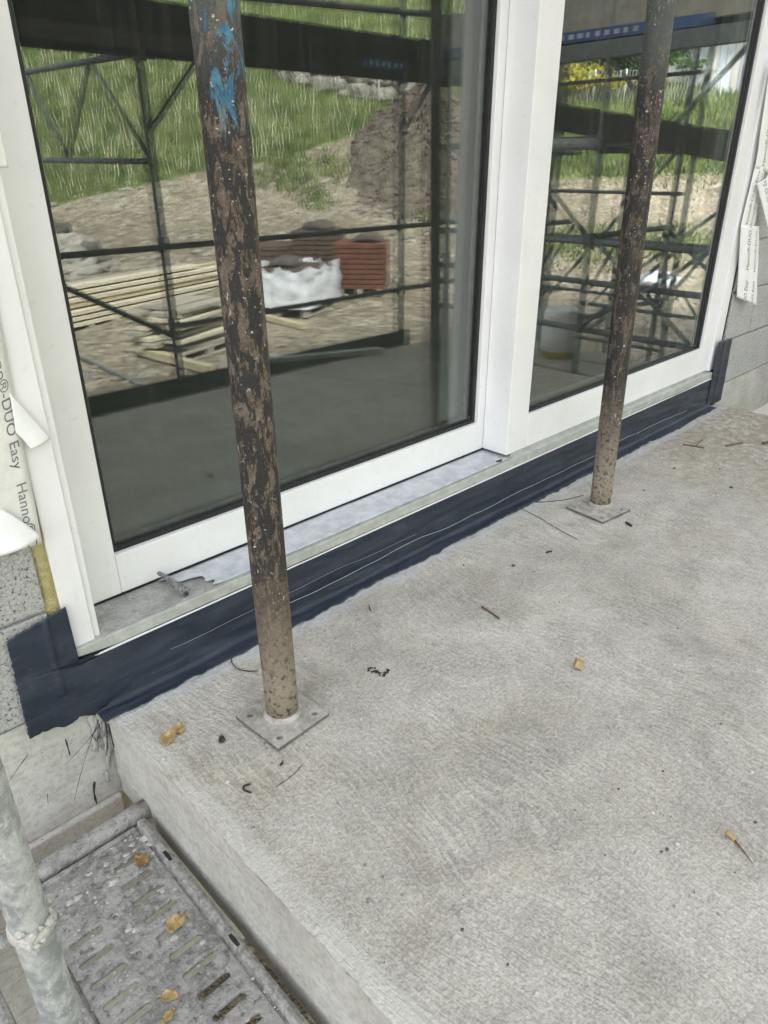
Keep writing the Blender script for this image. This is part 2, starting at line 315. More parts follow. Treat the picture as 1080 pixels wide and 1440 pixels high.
# ------------------------------------------------------------------ mesh helpers
COL = sc.collection
class MB:
    def __init__(s): s.v = []; s.f = []
    def add(s, vs, fs):
        o = len(s.v); s.v += [tuple(q) for q in vs]; s.f += [tuple(i + o for i in q) for q in fs]; return s
    def box(s, x0, x1, y0, y1, z0, z1, M=None):
        vs = [Vector((x, y, z)) for z in (z0, z1) for y in (y0, y1) for x in (x0, x1)]
        if M is not None: vs = [M @ q for q in vs]
        return s.add(vs, [(0, 2, 3, 1), (4, 5, 7, 6), (0, 1, 5, 4), (2, 6, 7, 3), (0, 4, 6, 2), (1, 3, 7, 5)])
    def bar(s, a, b, wd, ht, upv=Vector((0, 0, 1))):
        a = Vector(a); b = Vector(b); d = (b - a).normalized(); sd_ = d.cross(upv).normalized(); u = sd_.cross(d)
        vs = [e + sd_ * (i * wd / 2) + u * (j * ht / 2) for e in (a, b) for i, j in ((-1, -1), (1, -1), (1, 1), (-1, 1))]
        return s.add(vs, [(3, 2, 1, 0), (4, 5, 6, 7), (0, 1, 5, 4), (1, 2, 6, 5), (2, 3, 7, 6), (3, 0, 4, 7)])
    def tube(s, pts, r, n=10, caps=True):
        pts = [Vector(q) for q in pts]; rings = []
        for i, p in enumerate(pts):
            d = (pts[min(i + 1, len(pts) - 1)] - pts[max(i - 1, 0)]).normalized()
            a = Vector((0, 0, 1)) if abs(d.z) < .9 else Vector((1, 0, 0))
            u = d.cross(a).normalized(); w_ = d.cross(u)
            rr = r[i] if isinstance(r, (list, tuple)) else r
            rings.append([p + (u * math.cos(2 * math.pi * k / n) + w_ * math.sin(2 * math.pi * k / n)) * rr for k in range(n)])
        vs = [q for ring in rings for q in ring]; fs = []
        for i in range(len(pts) - 1):
            for k in range(n): fs.append((i * n + k, i * n + (k + 1) % n, (i + 1) * n + (k + 1) % n, (i + 1) * n + k))
        if caps: fs.append(tuple(range(n))[::-1]); fs.append(tuple((len(pts) - 1) * n + k for k in range(n)))
        return s.add(vs, fs)
    def grid(s, fn, nu, nv):
        vs = [fn(i / nu, j / nv) for j in range(nv + 1) for i in range(nu + 1)]
        fs = [(j * (nu + 1) + i, j * (nu + 1) + i + 1, (j + 1) * (nu + 1) + i + 1, (j + 1) * (nu + 1) + i) for j in range(nv) for i in range(nu)]
        return s.add(vs, fs)
    def blob(s, c, r, rough=.25, seed=0, sub=2, flat=1.0):
        bm = bmesh.new(); bmesh.ops.create_icosphere(bm, subdivisions=sub, radius=1)
        c = Vector(c); sd_ = Vector((seed * 3.7, seed * 1.3, seed * 7.1)); vs = []
        rr = r if isinstance(r, (tuple, Vector)) else (r, r, r * flat)
        for v in bm.verts:
            k = 1 + rough * noise.noise(v.co * 1.3 + sd_) * 1.6 + rough * .5 * noise.noise(v.co * 3.4 + sd_)
            vs.append(c + Vector((v.co.x * rr[0], v.co.y * rr[1], v.co.z * rr[2])) * k)
        fs = [tuple(v.index for v in f.verts) for f in bm.faces]; bm.free(); return s.add(vs, fs)
    def build(s, name, mat, parent=None, smooth=False, origin=None, bevel=0, solid=0, fix=True):
        if origin is None:
            if parent is not None: origin = Vector((0, 0, 0))
            else:
                n = len(s.v); zs = min(q[2] for q in s.v)
                origin = Vector((sum(q[0] for q in s.v) / n, sum(q[1] for q in s.v) / n, zs))
        base = wloc(parent) if parent is not None else Vector((0, 0, 0))
        off = origin + base if parent is not None else origin
        me = bpy.data.meshes.new(name); me.from_pydata([(q[0] - off.x, q[1] - off.y, q[2] - off.z) for q in s.v], [], s.f)
        me.update()
        if fix:
            bm = bmesh.new(); bm.from_mesh(me); bmesh.ops.recalc_face_normals(bm, faces=bm.faces); bm.to_mesh(me); bm.free()
        if smooth:
            for p in me.polygons: p.use_smooth = True
        me.materials.append(MATS[mat]); o = bpy.data.objects.new(name, me); COL.objects.link(o)
        o.location = origin
        if parent is not None: o.parent = parent
        if solid: m = o.modifiers.new('solid', 'SOLIDIFY'); m.thickness = solid; m.offset = 0
        if bevel: m = o.modifiers.new('bevel', 'BEVEL'); m.width = bevel; m.segments = 2; m.limit_method = 'ANGLE'; m.angle_limit = rad(40)
        return o
def wloc(o):
    p = Vector((0, 0, 0))
    while o is not None: p += o.location; o = o.parent
    return p
def tag(o, label, cat, group=None):
    o['label'] = label; o['category'] = cat
    if group: o['group'] = group
    return o
def struct(o): o['kind'] = 'structure'; return o
def stuff(o): o['kind'] = 'stuff'; return o
def thing(name, loc, label, cat, group=None):
    o = bpy.data.objects.new(name, None); COL.objects.link(o); o.location = Vector(loc); o.empty_display_size = .1
    return tag(o, label, cat, group)
def smooth_tube(o, ang=40):
    for p in o.data.polygons: p.use_smooth = len(p.vertices) == 4
    return o
def fbm(p, sc_=1.0, oct=3):
    v = 0; a = 1; q = Vector(p) * sc_
    for i in range(oct): v += a * noise.noise(q); q = q * 2.1 + Vector((3.1, 1.7, 5.3)); a *= .5
    return v
def rrect_ring(cx, cy, hx, hy, n=16):      # rounded slot outline, long axis x
    out = []
    for k in range(n):
        a = 2 * math.pi * (k + .5) / n; c, s_ = math.cos(a), math.sin(a)
        out.append((cx + math.copysign(hx - hy, c) + hy * c, cy + hy * s_))
    return out
def holed_cell(mb, x0, x1, y0, y1, ztop, ring, depth, tf=lambda x, y, z: (x, y, z), lip=0.0):
    n = len(ring); cx = sum(q[0] for q in ring) / n; cy = sum(q[1] for q in ring) / n; outer = []
    for (x, y) in ring:
        ddx, ddy = x - cx, y - cy; t = 1e9
        if abs(ddx) > 1e-9: t = min(t, ((x1 if ddx > 0 else x0) - cx) / ddx)
        if abs(ddy) > 1e-9: t = min(t, ((y1 if ddy > 0 else y0) - cy) / ddy)
        outer.append([cx + ddx * t, cy + ddy * t])
    for cxn, cyn in ((x0, y0), (x1, y0), (x1, y1), (x0, y1)):       # snap the nearest outline points onto the corners
        k = min(range(n), key=lambda i: (outer[i][0] - cxn) ** 2 + (outer[i][1] - cyn) ** 2); outer[k] = [cxn, cyn]
    vs = [tf(x, y, ztop) for x, y in outer] + [tf(cx + (x - cx) * 1.1, cy + (y - cy) * 1.35, ztop + lip) for x, y in ring] + [tf(x, y, ztop + lip * .4) for x, y in ring] + [tf(x, y, ztop - depth) for x, y in ring]
    fs = []
    for b in range(3):
        for k in range(n): fs.append((b * n + k, b * n + (k + 1) % n, (b + 1) * n + (k + 1) % n, (b + 1) * n + k))
    mb.add(vs, fs)

# ================================================================== SETTING
# ---- terrain: building ground, then a meadow that climbs away from the house
def ss(a, b, x):
    t = max(0, min(1, (x - a) / (b - a))); return t * t * (3 - 2 * t)
def terr(x, y):
    s = .62 * x - .785 * y
    z = -1.15 + .95 * ss(8, 20, s)
    if s > 17: z += .40 * (s - 17) * ss(17, 24, s)
    z += .05 * fbm((x, y, 0), .5, 3) * ss(2, 6, s) + .35 * fbm((x, y, 4), .07, 2) * ss(10, 30, s)
    return z
def hit(px, py, yg=YGL, tmax=140):      # where a mirrored line of sight meets the terrain
    r = ray(px, py).normalized(); t = 2.0; st = .1
    while t < tmax:
        p = fold(CAM + r * t, yg)
        if p.y < .5 and p.z <= terr(p.x, p.y): return Vector((p.x, p.y, terr(p.x, p.y)))
        t += st; st = min(.5, st * 1.01)
    p = fold(CAM + r * tmax, yg); return Vector((p.x, p.y, terr(p.x, p.y)))
bpx = [(5, 300, YGL), (63, 292, YGL), (167, 274, YGL), (260, 255, YGL), (354, 236, YGL), (410, 225, YGL), (456, 207, YGL), (491, 197, YGL), (537, 168, YGL), (600, 150, YGL), (650, 150, YGL), (780, 252, YGR), (880, 252, YGR), (1000, 250, YGR)]
bnd = []
for px, py, yg in bpx:
    q = hit(px, py, yg); bnd.append((math.atan2(q.x, 3 - q.y), math.hypot(q.x, 3 - q.y)))
bnd.sort()
def rb(az):
    if az <= bnd[0][0]: return bnd[0][1]
    for (a0, r0), (a1, r1) in zip(bnd, bnd[1:]):
        if a0 <= az <= a1: return r0 + (r1 - r0) * (az - a0) / max(1e-6, a1 - a0)
    return bnd[-1][1]
def grassy(x, y):
    r = math.hypot(x, 3 - y); return max(0, min(1, .5 + (r - rb(math.atan2(x, 3 - y))) / 2.4))
tv, tf_, ga = [], [], []
NX, NY = 230, 230
def gx(i): t = i / NX; return -25 + 145 * (t ** 1.5)
def gy(j): t = j / NY; return 12 - 140 * (t ** 1.5)
for j in range(NY + 1):
    for i in range(NX + 1):
        x, y = gx(i), gy(j); tv.append((x, y, terr(x, y))); ga.append(grassy(x, y) if y < -2 else 0)
for j in range(NY):
    for i in range(NX):
        a = j * (NX + 1) + i; tf_.append((a, a + NX + 1, a + NX + 2, a + 1))
me = bpy.data.meshes.new('terrain'); me.from_pydata(tv, [], tf_); me.update()
at = me.attributes.new('grass', 'FLOAT', 'POINT'); at.data.foreach_set('value', ga)
for p in me.polygons: p.use_smooth = True
me.materials.append(MATS['terrain']); terrain = bpy.data.objects.new('terrain', me); COL.objects.link(terrain); struct(terrain)
# broad ground far outside the modelled meadow
g = MB(); g.grid(lambda u, v: (-220 + 440 * u, -60 + 280 * v, -1.75), 4, 4); struct(g.build('ground', 'terrain'))

# ---- balcony slab
YW = 1.40; SX0, SX1, SY0 = .443, 3.81, -.38
mb = MB()
NXs, NYs = 170, 90
def slab_top(u, v):
    x = SX0 + (SX1 - SX0) * u; y = SY0 + (YW + .02 - SY0) * v
    z = .0012 * fbm((x, y, 0), 14, 3)
    e = min(x - SX0, SX1 - x, y - SY0)
    if e < .02: z -= (.02 - e) ** 2 * 12 * (1 + .8 * fbm((x, y, 2), 18, 2))
    if u == 0: x += .003 * fbm((y * 3, 0, 1), 8, 3)
    return (x, y, z)
mb.grid(slab_top, NXs, NYs)
slab = mb.build('balcony_slab', 'slab_concrete', None, True, Vector((2, .5, 0)), fix=False); struct(slab)
mb = MB(); T = .265
mb.grid(lambda u, v: (SX0 + .003 * fbm((3 * (SY0 + (YW - SY0) * u), 0, 1), 8, 3) * (1 - v) + .0015 * fbm((u * 9, v * 4, 3), 3, 3), SY0 + (YW - SY0) * u, (-.0048 if v == 0 else -T * v)), 90, 12)
mb.grid(lambda u, v: (SX1, SY0 + (YW - SY0) * u, -.0048 - (T - .0048) * v), 4, 1)
mb.grid(lambda u, v: (SX0 + (SX1 - SX0) * u, SY0, -.0048 - (T - .0048) * v), 4, 1)
mb.grid(lambda u, v: (SX0 + (SX1 - SX0) * u, SY0 + (YW - SY0) * v, -T), 2, 2)
s2 = mb.build('slab_edge', 'formed_concrete', slab, True, Vector((0, 0, 0)), fix=False)

# ---- house: block walls, concrete base, upper storey, room behind the glass
house = thing('house_wall', (2, YW, -1.2), 'unrendered grey concrete block house wall around the white sliding door', 'wall')
mb = MB(); mb.box(-6, SX0 + .03, YW + .006, YW + .3, -1.3, .055); mb.box(SX0 + .03, 3.80, YW + .004, 1.62, -1.3, .150); mb.build('concrete_base', 'formed_concrete', house)
mb = MB(); mb.box(3.80, 10, YW + .004, YW + .3, -.2, .085); mb.build('concrete_base', 'formed_concrete', house)
mb = MB(); mb.box(-6, SX0 - .006, YW - .012, YW + .006, -.34, -.265); mb.build('base_ledge', 'formed_concrete', house, bevel=.006)
mb = MB(); mb.box(3.86, 10, YW + .02, YW + .3, -1.2, -.2); mb.build('insulation_board', 'insulation_white', house)
mb = MB(); mb.box(-6, .372, YW + .012, YW + .3, .055, 2.75); mb.box(3.80, 10, YW + .012, YW + .3, .085, 2.75); mb.build('mortar_bed', 'mortar', house)
bl_mesh = {}
def blk(x0, x1, z0, z1, mat):
    key = (round(x1 - x0, 3), round(z1 - z0, 3), mat)
    if key not in bl_mesh:
        m = MB(); L, hh = x1 - x0, z1 - z0
        m.box(0, L, 0, .06, 0, hh); o = m.build('block', mat, house, origin=Vector((0, 0, 0)) - wloc(house), bevel=.004); bl_mesh[key] = o
        o.location = Vector((x0, YW + random.uniform(-.0015, .0015), z0)) - wloc(house)
    else:
        o = bl_mesh[key].copy(); COL.objects.link(o); o.parent = house; o.location = Vector((x0, YW + random.uniform(-.002, .0015), z0)) - wloc(house)
z = .062; k = 0
while z < 2.6:
    x = .372; first = .36 if k % 2 == 0 else .24
    ws = [first, .492, .492, .492]
    for wd in ws: blk(x - wd, x, z, z + .238, 'block_pale'); x -= wd + .006
    z += .246; k += 1
z = .090; k = 0
while z < 2.6:
    x = 3.80; ws = [.53 if k % 2 == 0 else .30, .492, .492, .492]
    for wd in ws: blk(x, x + wd, z, z + .232, 'block_grey'); x += wd + .008
    z += .240; k += 1
mb = MB(); mb.box(-6, 10, YW, YW + .3, 2.75, 6.2); mb.box(.372, 3.80, YW, YW + .3, 2.4, 2.75); mb.build('upper_wall', 'render_wall', house)
mb = MB(); mb.box(-6, 10, YW + .3, 9, 6.0, 6.2); mb.build('roof', 'render_wall', house)
mb = MB(); mb.box(SX0, SX1, .92, YW, 2.62, 2.82); mb.build('unseen_prop_beam', 'formed_concrete', house)  # unseen beam added above the props, kept narrow so sky light reaches the slab
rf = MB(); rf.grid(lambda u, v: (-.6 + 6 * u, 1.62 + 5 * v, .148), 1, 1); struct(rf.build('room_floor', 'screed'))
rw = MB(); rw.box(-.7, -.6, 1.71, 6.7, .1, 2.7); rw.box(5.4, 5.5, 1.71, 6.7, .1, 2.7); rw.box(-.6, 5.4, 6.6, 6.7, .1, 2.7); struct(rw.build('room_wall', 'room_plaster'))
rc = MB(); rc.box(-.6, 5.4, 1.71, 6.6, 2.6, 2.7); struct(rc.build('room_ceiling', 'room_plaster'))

# ================================================================== THE SLIDING DOOR
door = thing('sliding_door', (2, 1.45, .155), 'white framed glazed sliding door with fixed right pane and metal sill', 'door')
ZT = 2.36
def part(name, mat, boxes, parent, bevel=.0025):
    m = MB()
    for b in boxes: m.box(*b)
    return m.build(name, mat, parent, bevel=bevel)
part('jamb', 'white_frame', [(.402, .458, 1.405, 1.60, .186, 2.40), (.4585, .474, 1.413, 1.60, .186, 2.40)], door)
part('jamb', 'white_frame', [(3.685, 3.775, 1.408, 1.60, .1925, 2.40)], door)
part('head', 'white_frame', [(.4745, 3.6845, 1.408, 1.60, ZT, 2.40)], door)
sill = part('sill', 'sill_metal', [(.408, 3.705, 1.393, 1.60, .158, .188)], door, .002)
part('drip_edge', 'white_frame', [(.408, 3.706, 1.3905, 1.396, .1525, .1575)], sill, .001)
part('sill_cover', 'sill_dirty', [(.476, 2.02, 1.402, 1.529, .1885, .1905)], sill, .0006)
# moving sash
sash = part('sash', 'white_frame', [(.478, .585, 1.53, 1.60, .196, ZT - .004), (1.968, 2.10, 1.53, 1.60, .196, ZT - .004), (.5855, 1.9675, 1.53, 1.60, .196, .302), (.5855, 1.9675, 1.53, 1.60, ZT - .1, ZT - .004)], door)
part('rail_groove', 'gasket', [(.478, 2.02, 1.5285, 1.534, .1908, .1955)], sash, 0)
part('gasket', 'gasket', [(.5853, 1.9677, 1.545, 1.556, .3022, .314), (.5853, .597, 1.545, 1.556, .314, ZT - .1), (1.954, 1.9677, 1.545, 1.556, .314, ZT - .1)], sash, 0)
part('spacer', 'spacer', [(.597, 1.954, 1.5645, 1.576, .303, .322), (.586, .606, 1.5645, 1.576, .322, ZT - .1), (1.936, 1.967, 1.5645, 1.576, .322, ZT - .1)], sash, 0)
def pane(name, x0, x1, y0, z0, z1, parent, tilt=0.0, th=.005):
    m = MB()
    y1 = y0 + tilt
    vs = [(x0, y0, z0), (x1, y1, z0), (x1, y1 + tilt * .6, z1), (x0, y0 + tilt * .6, z1)]
    vs = vs + [(a, b + th, c) for a, b, c in vs]
    m.add(vs, [(0, 1, 2, 3), (7, 6, 5, 4), (0, 4, 5, 1), (1, 5, 6, 2), (2, 6, 7, 3), (3, 7, 4, 0)])
    return m.build(name, 'window_glass', parent)
pane('glass_pane', .586, 1.967, YGL, .3025, ZT - .1, sash)
pane('glass_pane', .586, 1.967, YGL + .022, .3025, ZT - .1, sash, .0022)
# fixed light
fx = part('fixed_frame', 'white_frame', [(2.003, 2.124, 1.42, 1.5285, .197, ZT - .004), (3.578, 3.6845, 1.42, 1.5285, .197, ZT - .004), (2.1245, 3.5775, 1.42, 1.5285, .197, .324), (2.1245, 3.5775, 1.42, 1.5285, ZT - .1, ZT - .004)], door)
part('frame_foot', 'sill_metal', [(2.03, 3.684, 1.4185, 1.5, .1885, .1965)], fx, 0)
part('gasket', 'gasket', [(2.1243, 3.5777, 1.434, 1.446, .3242, .332), (2.1243, 2.132, 1.434, 1.446, .332, ZT - .1), (3.562, 3.5777, 1.434, 1.446, .332, ZT - .1)], fx, 0)
part('spacer', 'spacer', [(2.132, 3.562, 1.4545, 1.466, .3245, .340), (2.125, 2.146, 1.4545, 1.466, .340, ZT - .1), (3.548, 3.577, 1.4545, 1.466, .340, ZT - .1)], fx, 0)
pane('glass_pane', 2.125, 3.577, YGR, .3245, ZT - .1, fx)
pane('glass_pane', 2.125, 3.577, YGR + .022, .3245, ZT - .1, fx, .004)

# torn protective film on the sill
film = thing('protective_film', (1.3, 1.46, .19), 'torn bluish white protective film still stuck to the metal door sill', 'plastic film')
def filmf(u, v):
    y = 1.404 + .122 * v
    xl = .715 + .03 * math.sin(v * 5.2) + .010 * math.sin(v * 19) + .05 * (1 - v) ** 2
    x = xl + (1.998 - xl) * (u ** 1.6)
    zz = .1918 + .0016 * max(0, fbm((x * 3, y * 30, 0), 1.5, 2)) + .010 * math.exp(-(x - xl) / .016) * (.6 + .4 * math.sin(v * 17))
    return (x, y, zz)
m = MB(); m.grid(filmf, 80, 14); m.build('film_sheet', 'film', film, True, solid=.0008)
a = P(2, .200, 263, 834); b = P(2, .222, 223, 806)
m = MB()
def rollf(u, v):
    p = a.lerp(b, v) + Vector((0, 0, .004 * math.sin(v * 3))); r = (.0125 - .0075 * v) * (1 + .45 * fbm((u * 3, v * 5, 1), 2.2, 3)); an = u * 5.4
    sdv = (b - a).normalized().cross(Vector((0, 0, 1))); return p + sdv * r * math.cos(an) + Vector((0, 0, r * .7 * math.sin(an)))
m.grid(rollf, 18, 26); m.build('film_roll', 'film_dark', film, True, solid=.0007)
q = onslab(703, 648, .1925); m = MB(); m.blob(q, (.016, .008, .003), .4, 3, 2); tag(m.build('rubber_scrap', 'rubber', None, True), 'small black rubber scrap on the sill beside the white door post', 'scrap')

# ================================================================== BLACK SEALING MEMBRANE
mem = thing('sealing_membrane', (2, 1.38, 0), 'black sealing membrane stuck along wall foot below the door sill', 'membrane')
def strip(u, v):
    x = .42 + (3.73 - .42) * u
    lap = .050 + .012 * fbm((x * 2.2, 0, 0), 1.6, 3) + .008 * fbm((x, 1, 0), 26, 3)
    if v < .3:
        t = v / .3; y = YW - .006 - lap * (1 - t); zz = .0035 + .0015 * t
        if t > .75: zz += .012 * ((t - .75) / .25) ** 2
    else:
        t = (v - .3) / .7; zz = .017 + .142 * t; y = YW - .006 - .0035 * math.exp(-t * 9)
    amp = .0034 * fbm((x * 2.2, v * 5 + x * 1.1, 0), 1.7, 4) + .0020 * max(0, math.sin(v * 17 + 2.6 * math.sin(x * 1.9) + x)) ** 6
    if v < .3: zz += max(-.001, amp * .8)
    else: y -= max(-.002, amp)
    return (x, y, zz)
m = MB(); m.grid(strip, 520, 26); m.build('membrane_strip', 'membrane', mem, True, solid=.0015)
def scar(x0, x1, zf, amp, seed):
    pts = []
    n = int((x1 - x0) * 45)
    for i in range(n + 1):
        x = x0 + (x1 - x0) * i / n; pts.append((x, YW - .0125 - .001 * random.random(), zf + amp * fbm((x * 2, seed, 0), 1.4, 3)))
    return pts
m = MB(); m.tube(scar(.98, 3.45, .050, .014, 1.0), .0009, 5); m.build('adhesive_line', 'membrane_scar', mem)
m = MB(); m.tube(scar(.62, 1.5, .078, .012, 4.0), .0004, 5); m.build('adhesive_line', 'membrane_scar', mem)
def patchL(u, v):
    xl = .272 + .010 * v + .003 * fbm((0, v * 14, 2), 2, 4); xr = .416 if v > .56 else .60
    x = xl + (xr - xl) * u
    z0 = -.012 + .05 * (1 - u) * .7 + .012 * fbm((u * 6, 0, 3), 1.5, 3); zt = .278 + .03 * u + .003 * fbm((u * 5, 1, 3), 2, 2)
    if v < .02: z0 += .007 * fbm((u * 30, 5, 3), 2, 3)
    zz = z0 + (zt - z0) * v
    if x > .408: zz = min(zz, .149)
    y = YW - .010 - .003 * max(0, fbm((x * 12, zz * 12, 0), 1.2, 3)) - (.006 * math.exp(-((x - .36) / .006) ** 2) if v > .3 else 0) 
    if x > .43: y += .006 * min(1, (x - .43) / .12)
    return (x, y, zz)
m = MB(); m.grid(patchL, 60, 60); m.build('corner_patch', 'membrane', mem, True, solid=.0016)
def patchR(u, v):
    x = 3.695 + (.165 + .02 * (1 - v)) * u; zt = .345 - .008 * u
    zz = .004 + (zt - .004) * v
    return (x, YW - .0105 - .003 * max(0, fbm((x * 12, zz * 9, 7), 1.4, 3)) - .006 * math.exp(-((u - .42) / .08) ** 2), zz)
m = MB(); m.grid(patchR, 24, 30); m.build('corner_patch', 'membrane', mem, True, solid=.0016)
# bitumen smears and loose threads hanging at the corner
ends = [((140, 1010), (118, 1062), (104, 1128)), ((146, 1012), (120, 1048), (92, 1075)), ((152, 1018), (158, 1040), (160, 1052)), ((40, 1060), (22, 1085), (12, 1100)), ((133, 1100), (130, 1112), (136, 1130)), ((92, 1040), (97, 1055), (98, 1062)), ((67, 1115), (66, 1122), (68, 1131)), ((148, 1015), (152, 1030), (150, 1062))]
for i, tri in enumerate(ends):
    pts = [P(1, YW - .008 - .004 * (j == 1), *p) for j, p in enumerate(tri)]
    m = MB(); fat = .0024 if i in (4,) else (.0015 if i in (2, 5, 7) else .0006)
    fine = [pts[0].lerp(pts[1], t).lerp(pts[1].lerp(pts[2], t), t) for t in (0, .2, .4, .6, .8, 1)]
    m.tube(fine, [fat, fat * 1.5, fat, fat * .8, fat * 1.2, fat * .5], 5)
    tag(m.build('membrane_thread', 'rubber', None, True), 'thin black bitumen thread stuck on the concrete below the membrane corner', 'thread', 'threads below the membrane corner')

m = MB()
for i in range(60):
    x = .443 + random.gauss(-.012, .016); zz = -.012 - abs(random.gauss(0, .07)); r = random.uniform(.003, .010)
    m.blob((x, YW - .001 - random.random() * .004, zz), (r * .8, r * .45, r * random.uniform(1.5, 5)), .7, i, 2)
o = stuff(m.build('mortar_splatter', 'mortar', None, True)); tag(o, 'rough mortar splatter in the corner between slab edge and house base', 'mortar')
# ================================================================== MINERAL WOOL, WINDOW TAPES WITH PRINT
def wool(u, v):
    zz = .275 + 2.1 * v; x = .370 + .034 * u + .0012 * fbm((u * 3, zz * 30, 0), 1.5, 3)
    return (x, 1.4135 - .007 * math.sin(u * math.pi) - .003 * fbm((u * 4, zz * 40, 1), 1.5, 3), zz)
m = MB(); m.grid(wool, 10, 240); tag(m.build('mineral_wool', 'mineral_wool', None, True), 'yellow mineral wool strip packed between grey block and white door jamb', 'insulation')

def text2d(body):
    cu = bpy.data.curves.new('text', 'FONT'); cu.body = body; cu.size = 1.0; cu.resolution_u = 3
    to = bpy.data.objects.new('text', cu); COL.objects.link(to)
    bpy.context.view_layer.update(); dg = bpy.context.evaluated_depsgraph_get()
    me_ = bpy.data.meshes.new_from_object(to.evaluated_get(dg)); bpy.data.objects.remove(to); bpy.data.curves.remove(cu)
    vs = [v.co.copy() for v in me_.vertices]; fs = [tuple(p.vertices) for p in me_.polygons]; bpy.data.meshes.remove(me_)
    return vs, fs, max(v.x for v in vs)
TXT = text2d('Hanno\u00ae-DUO Easy')
def bilerp(c, u, v):        # corners c00 (u0 v0), c10, c11, c01
    return c[0].lerp(c[1], u).lerp(c[3].lerp(c[2], u), v)
def tape(name, label, corners, bulge, mat, lines, parent=None, group=None, seed=0, nu=10, nv=24, flip=False, vis=0.0012):
    cs = [P(1, yy, px, py) for px, py, yy in corners]
    nrm = (cs[1] - cs[0]).cross(cs[3] - cs[0]).normalized()
    if nrm.y > 0: nrm = -nrm
    def sf(u, v):
        return bilerp(cs, u, v) + nrm * (bulge * math.sin(math.pi * min(1, max(0, u))) * (.5 + .5 * v) + .0025 * fbm((u * 2, v * 3, seed), 1.5, 2))
    root = thing(name, (cs[0] + cs[2]) / 2, label, 'tape', group)
    m = MB(); m.grid(sf, nu, nv); m.build('tape_strip', mat, root, True, solid=.0008)
    vs, fs, L = TXT
    eU = (cs[1] - cs[0]).length; eV = (cs[3] - cs[0]).length
    for (u0, v0, size, down) in lines:       # u0 = position across, v0 = start along (v=0 at the lower end), size in metres
        m = MB(); out = []; ok = []
        for q in vs:
            al = q.x * size / eV; ac = q.y * size / eU
            if down: uu, vv = u0 + ac, v0 - al
            else: uu, vv = u0 - ac, v0 + al
            out.append(sf(uu, vv) + nrm * (.0012)); ok.append(-.001 <= vv <= 1.001 and -.001 <= uu <= 1.001)
        ff = [f for f in fs if all(ok[i] for i in f)]
        if ff:
            o = m.add(out, ff).build('tape_print', 'ink', root, fix=False)
            bm = bmesh.new(); bm.from_mesh(o.data)
            for vv in [x for x in bm.verts if not x.link_faces]: bm.verts.remove(vv)
            bm.to_mesh(o.data); bm.free()
    return root
# left tape beside the jamb, print running downwards
tape('window_tape', 'off-white printed window tape hanging over the block wall left of jamb', [(-62, 800, 1.396), (59, 764, 1.3975), (-18, 350, 1.3975), (-115, 420, 1.396)], .004, 'tape_white',
     [(.82, 1.29, .0285, True), (.82, .77, .0285, True), (.82, .25, .0285, True)], seed=3, nv=40)
def flap(name, label, pts, ys, mat, curl):
    q = [P(1, y, *p) for p, y in zip(pts, ys)]
    m = MB()
    def sf(u, v):
        p = bilerp([q[0], q[1], q[2], q[3]], u, v); return p + Vector((0, -curl * math.sin(math.pi * v) * (.4 + .6 * u), curl * .3 * math.sin(math.pi * u)))
    m.grid(sf, 14, 14); return tag(m.build(name, mat, None, True, solid=.0008), label, 'tape')
flap('tape_flap', 'white tape end peeled away and hanging down over the block', [(-40, 735), (0, 782), (58, 754), (2, 715)], [1.385, 1.36, 1.372, 1.392], 'tape_bright', .012)
flap('tape_flap', 'small white tape corner folded over onto the white jamb', [(22, 608), (44, 632), (71, 617), (13, 552)], [1.394, 1.392, 1.395, 1.397], 'tape_bright', .006)
flap('grey_label', 'small grey protective strip stuck on the white jamb face', [(-20, 238), (12, 236), (-4, 158), (-30, 158)], [1.4035, 1.4035, 1.4035, 1.4035], 'tape_white', .0005)
# right tapes
G = 'printed tapes right of the door'
tape('window_tape', 'white printed tape folded in three lines of print against right jamb', [(1041, 322, 1.395), (1060, 326, 1.385), (1076, 238, 1.385), (1062, 232, 1.395)], .010, 'tape_bright',
     [(.36, .04, .030, False), (.66, .03, .030, False), (.96, .02, .030, False)], seed=5)
tape('window_tape', 'white printed tape loop hanging down over the grey blocks', [(1036, 418, 1.385), (1064, 430, 1.34), (1068, 318, 1.375), (1042, 316, 1.394)], .022, 'tape_bright',
     [(.38, -.42, .031, False), (.74, -.40, .031, False), (.38, .42, .031, False), (.74, .42, .031, False)], seed=6)
tape('window_tape', 'white printed tape running up the wall beside right jamb', [(1062, 236, 1.39), (1086, 246, 1.375), (1104, 90, 1.375), (1084, 86, 1.39)], .010, 'tape_bright',
     [(.40, .04, .031, False), (.85, .03, .031, False), (.40, .56, .031, False), (.85, .56, .031, False)], seed=7)
tape('window_tape', 'loose twisted white printed tape end curling off the right wall', [(1080, 320, 1.33), (1096, 318, 1.31), (1080, 246, 1.36), (1064, 258, 1.372)], .012, 'tape_bright',
     [(.55, .05, .031, False)], seed=8)

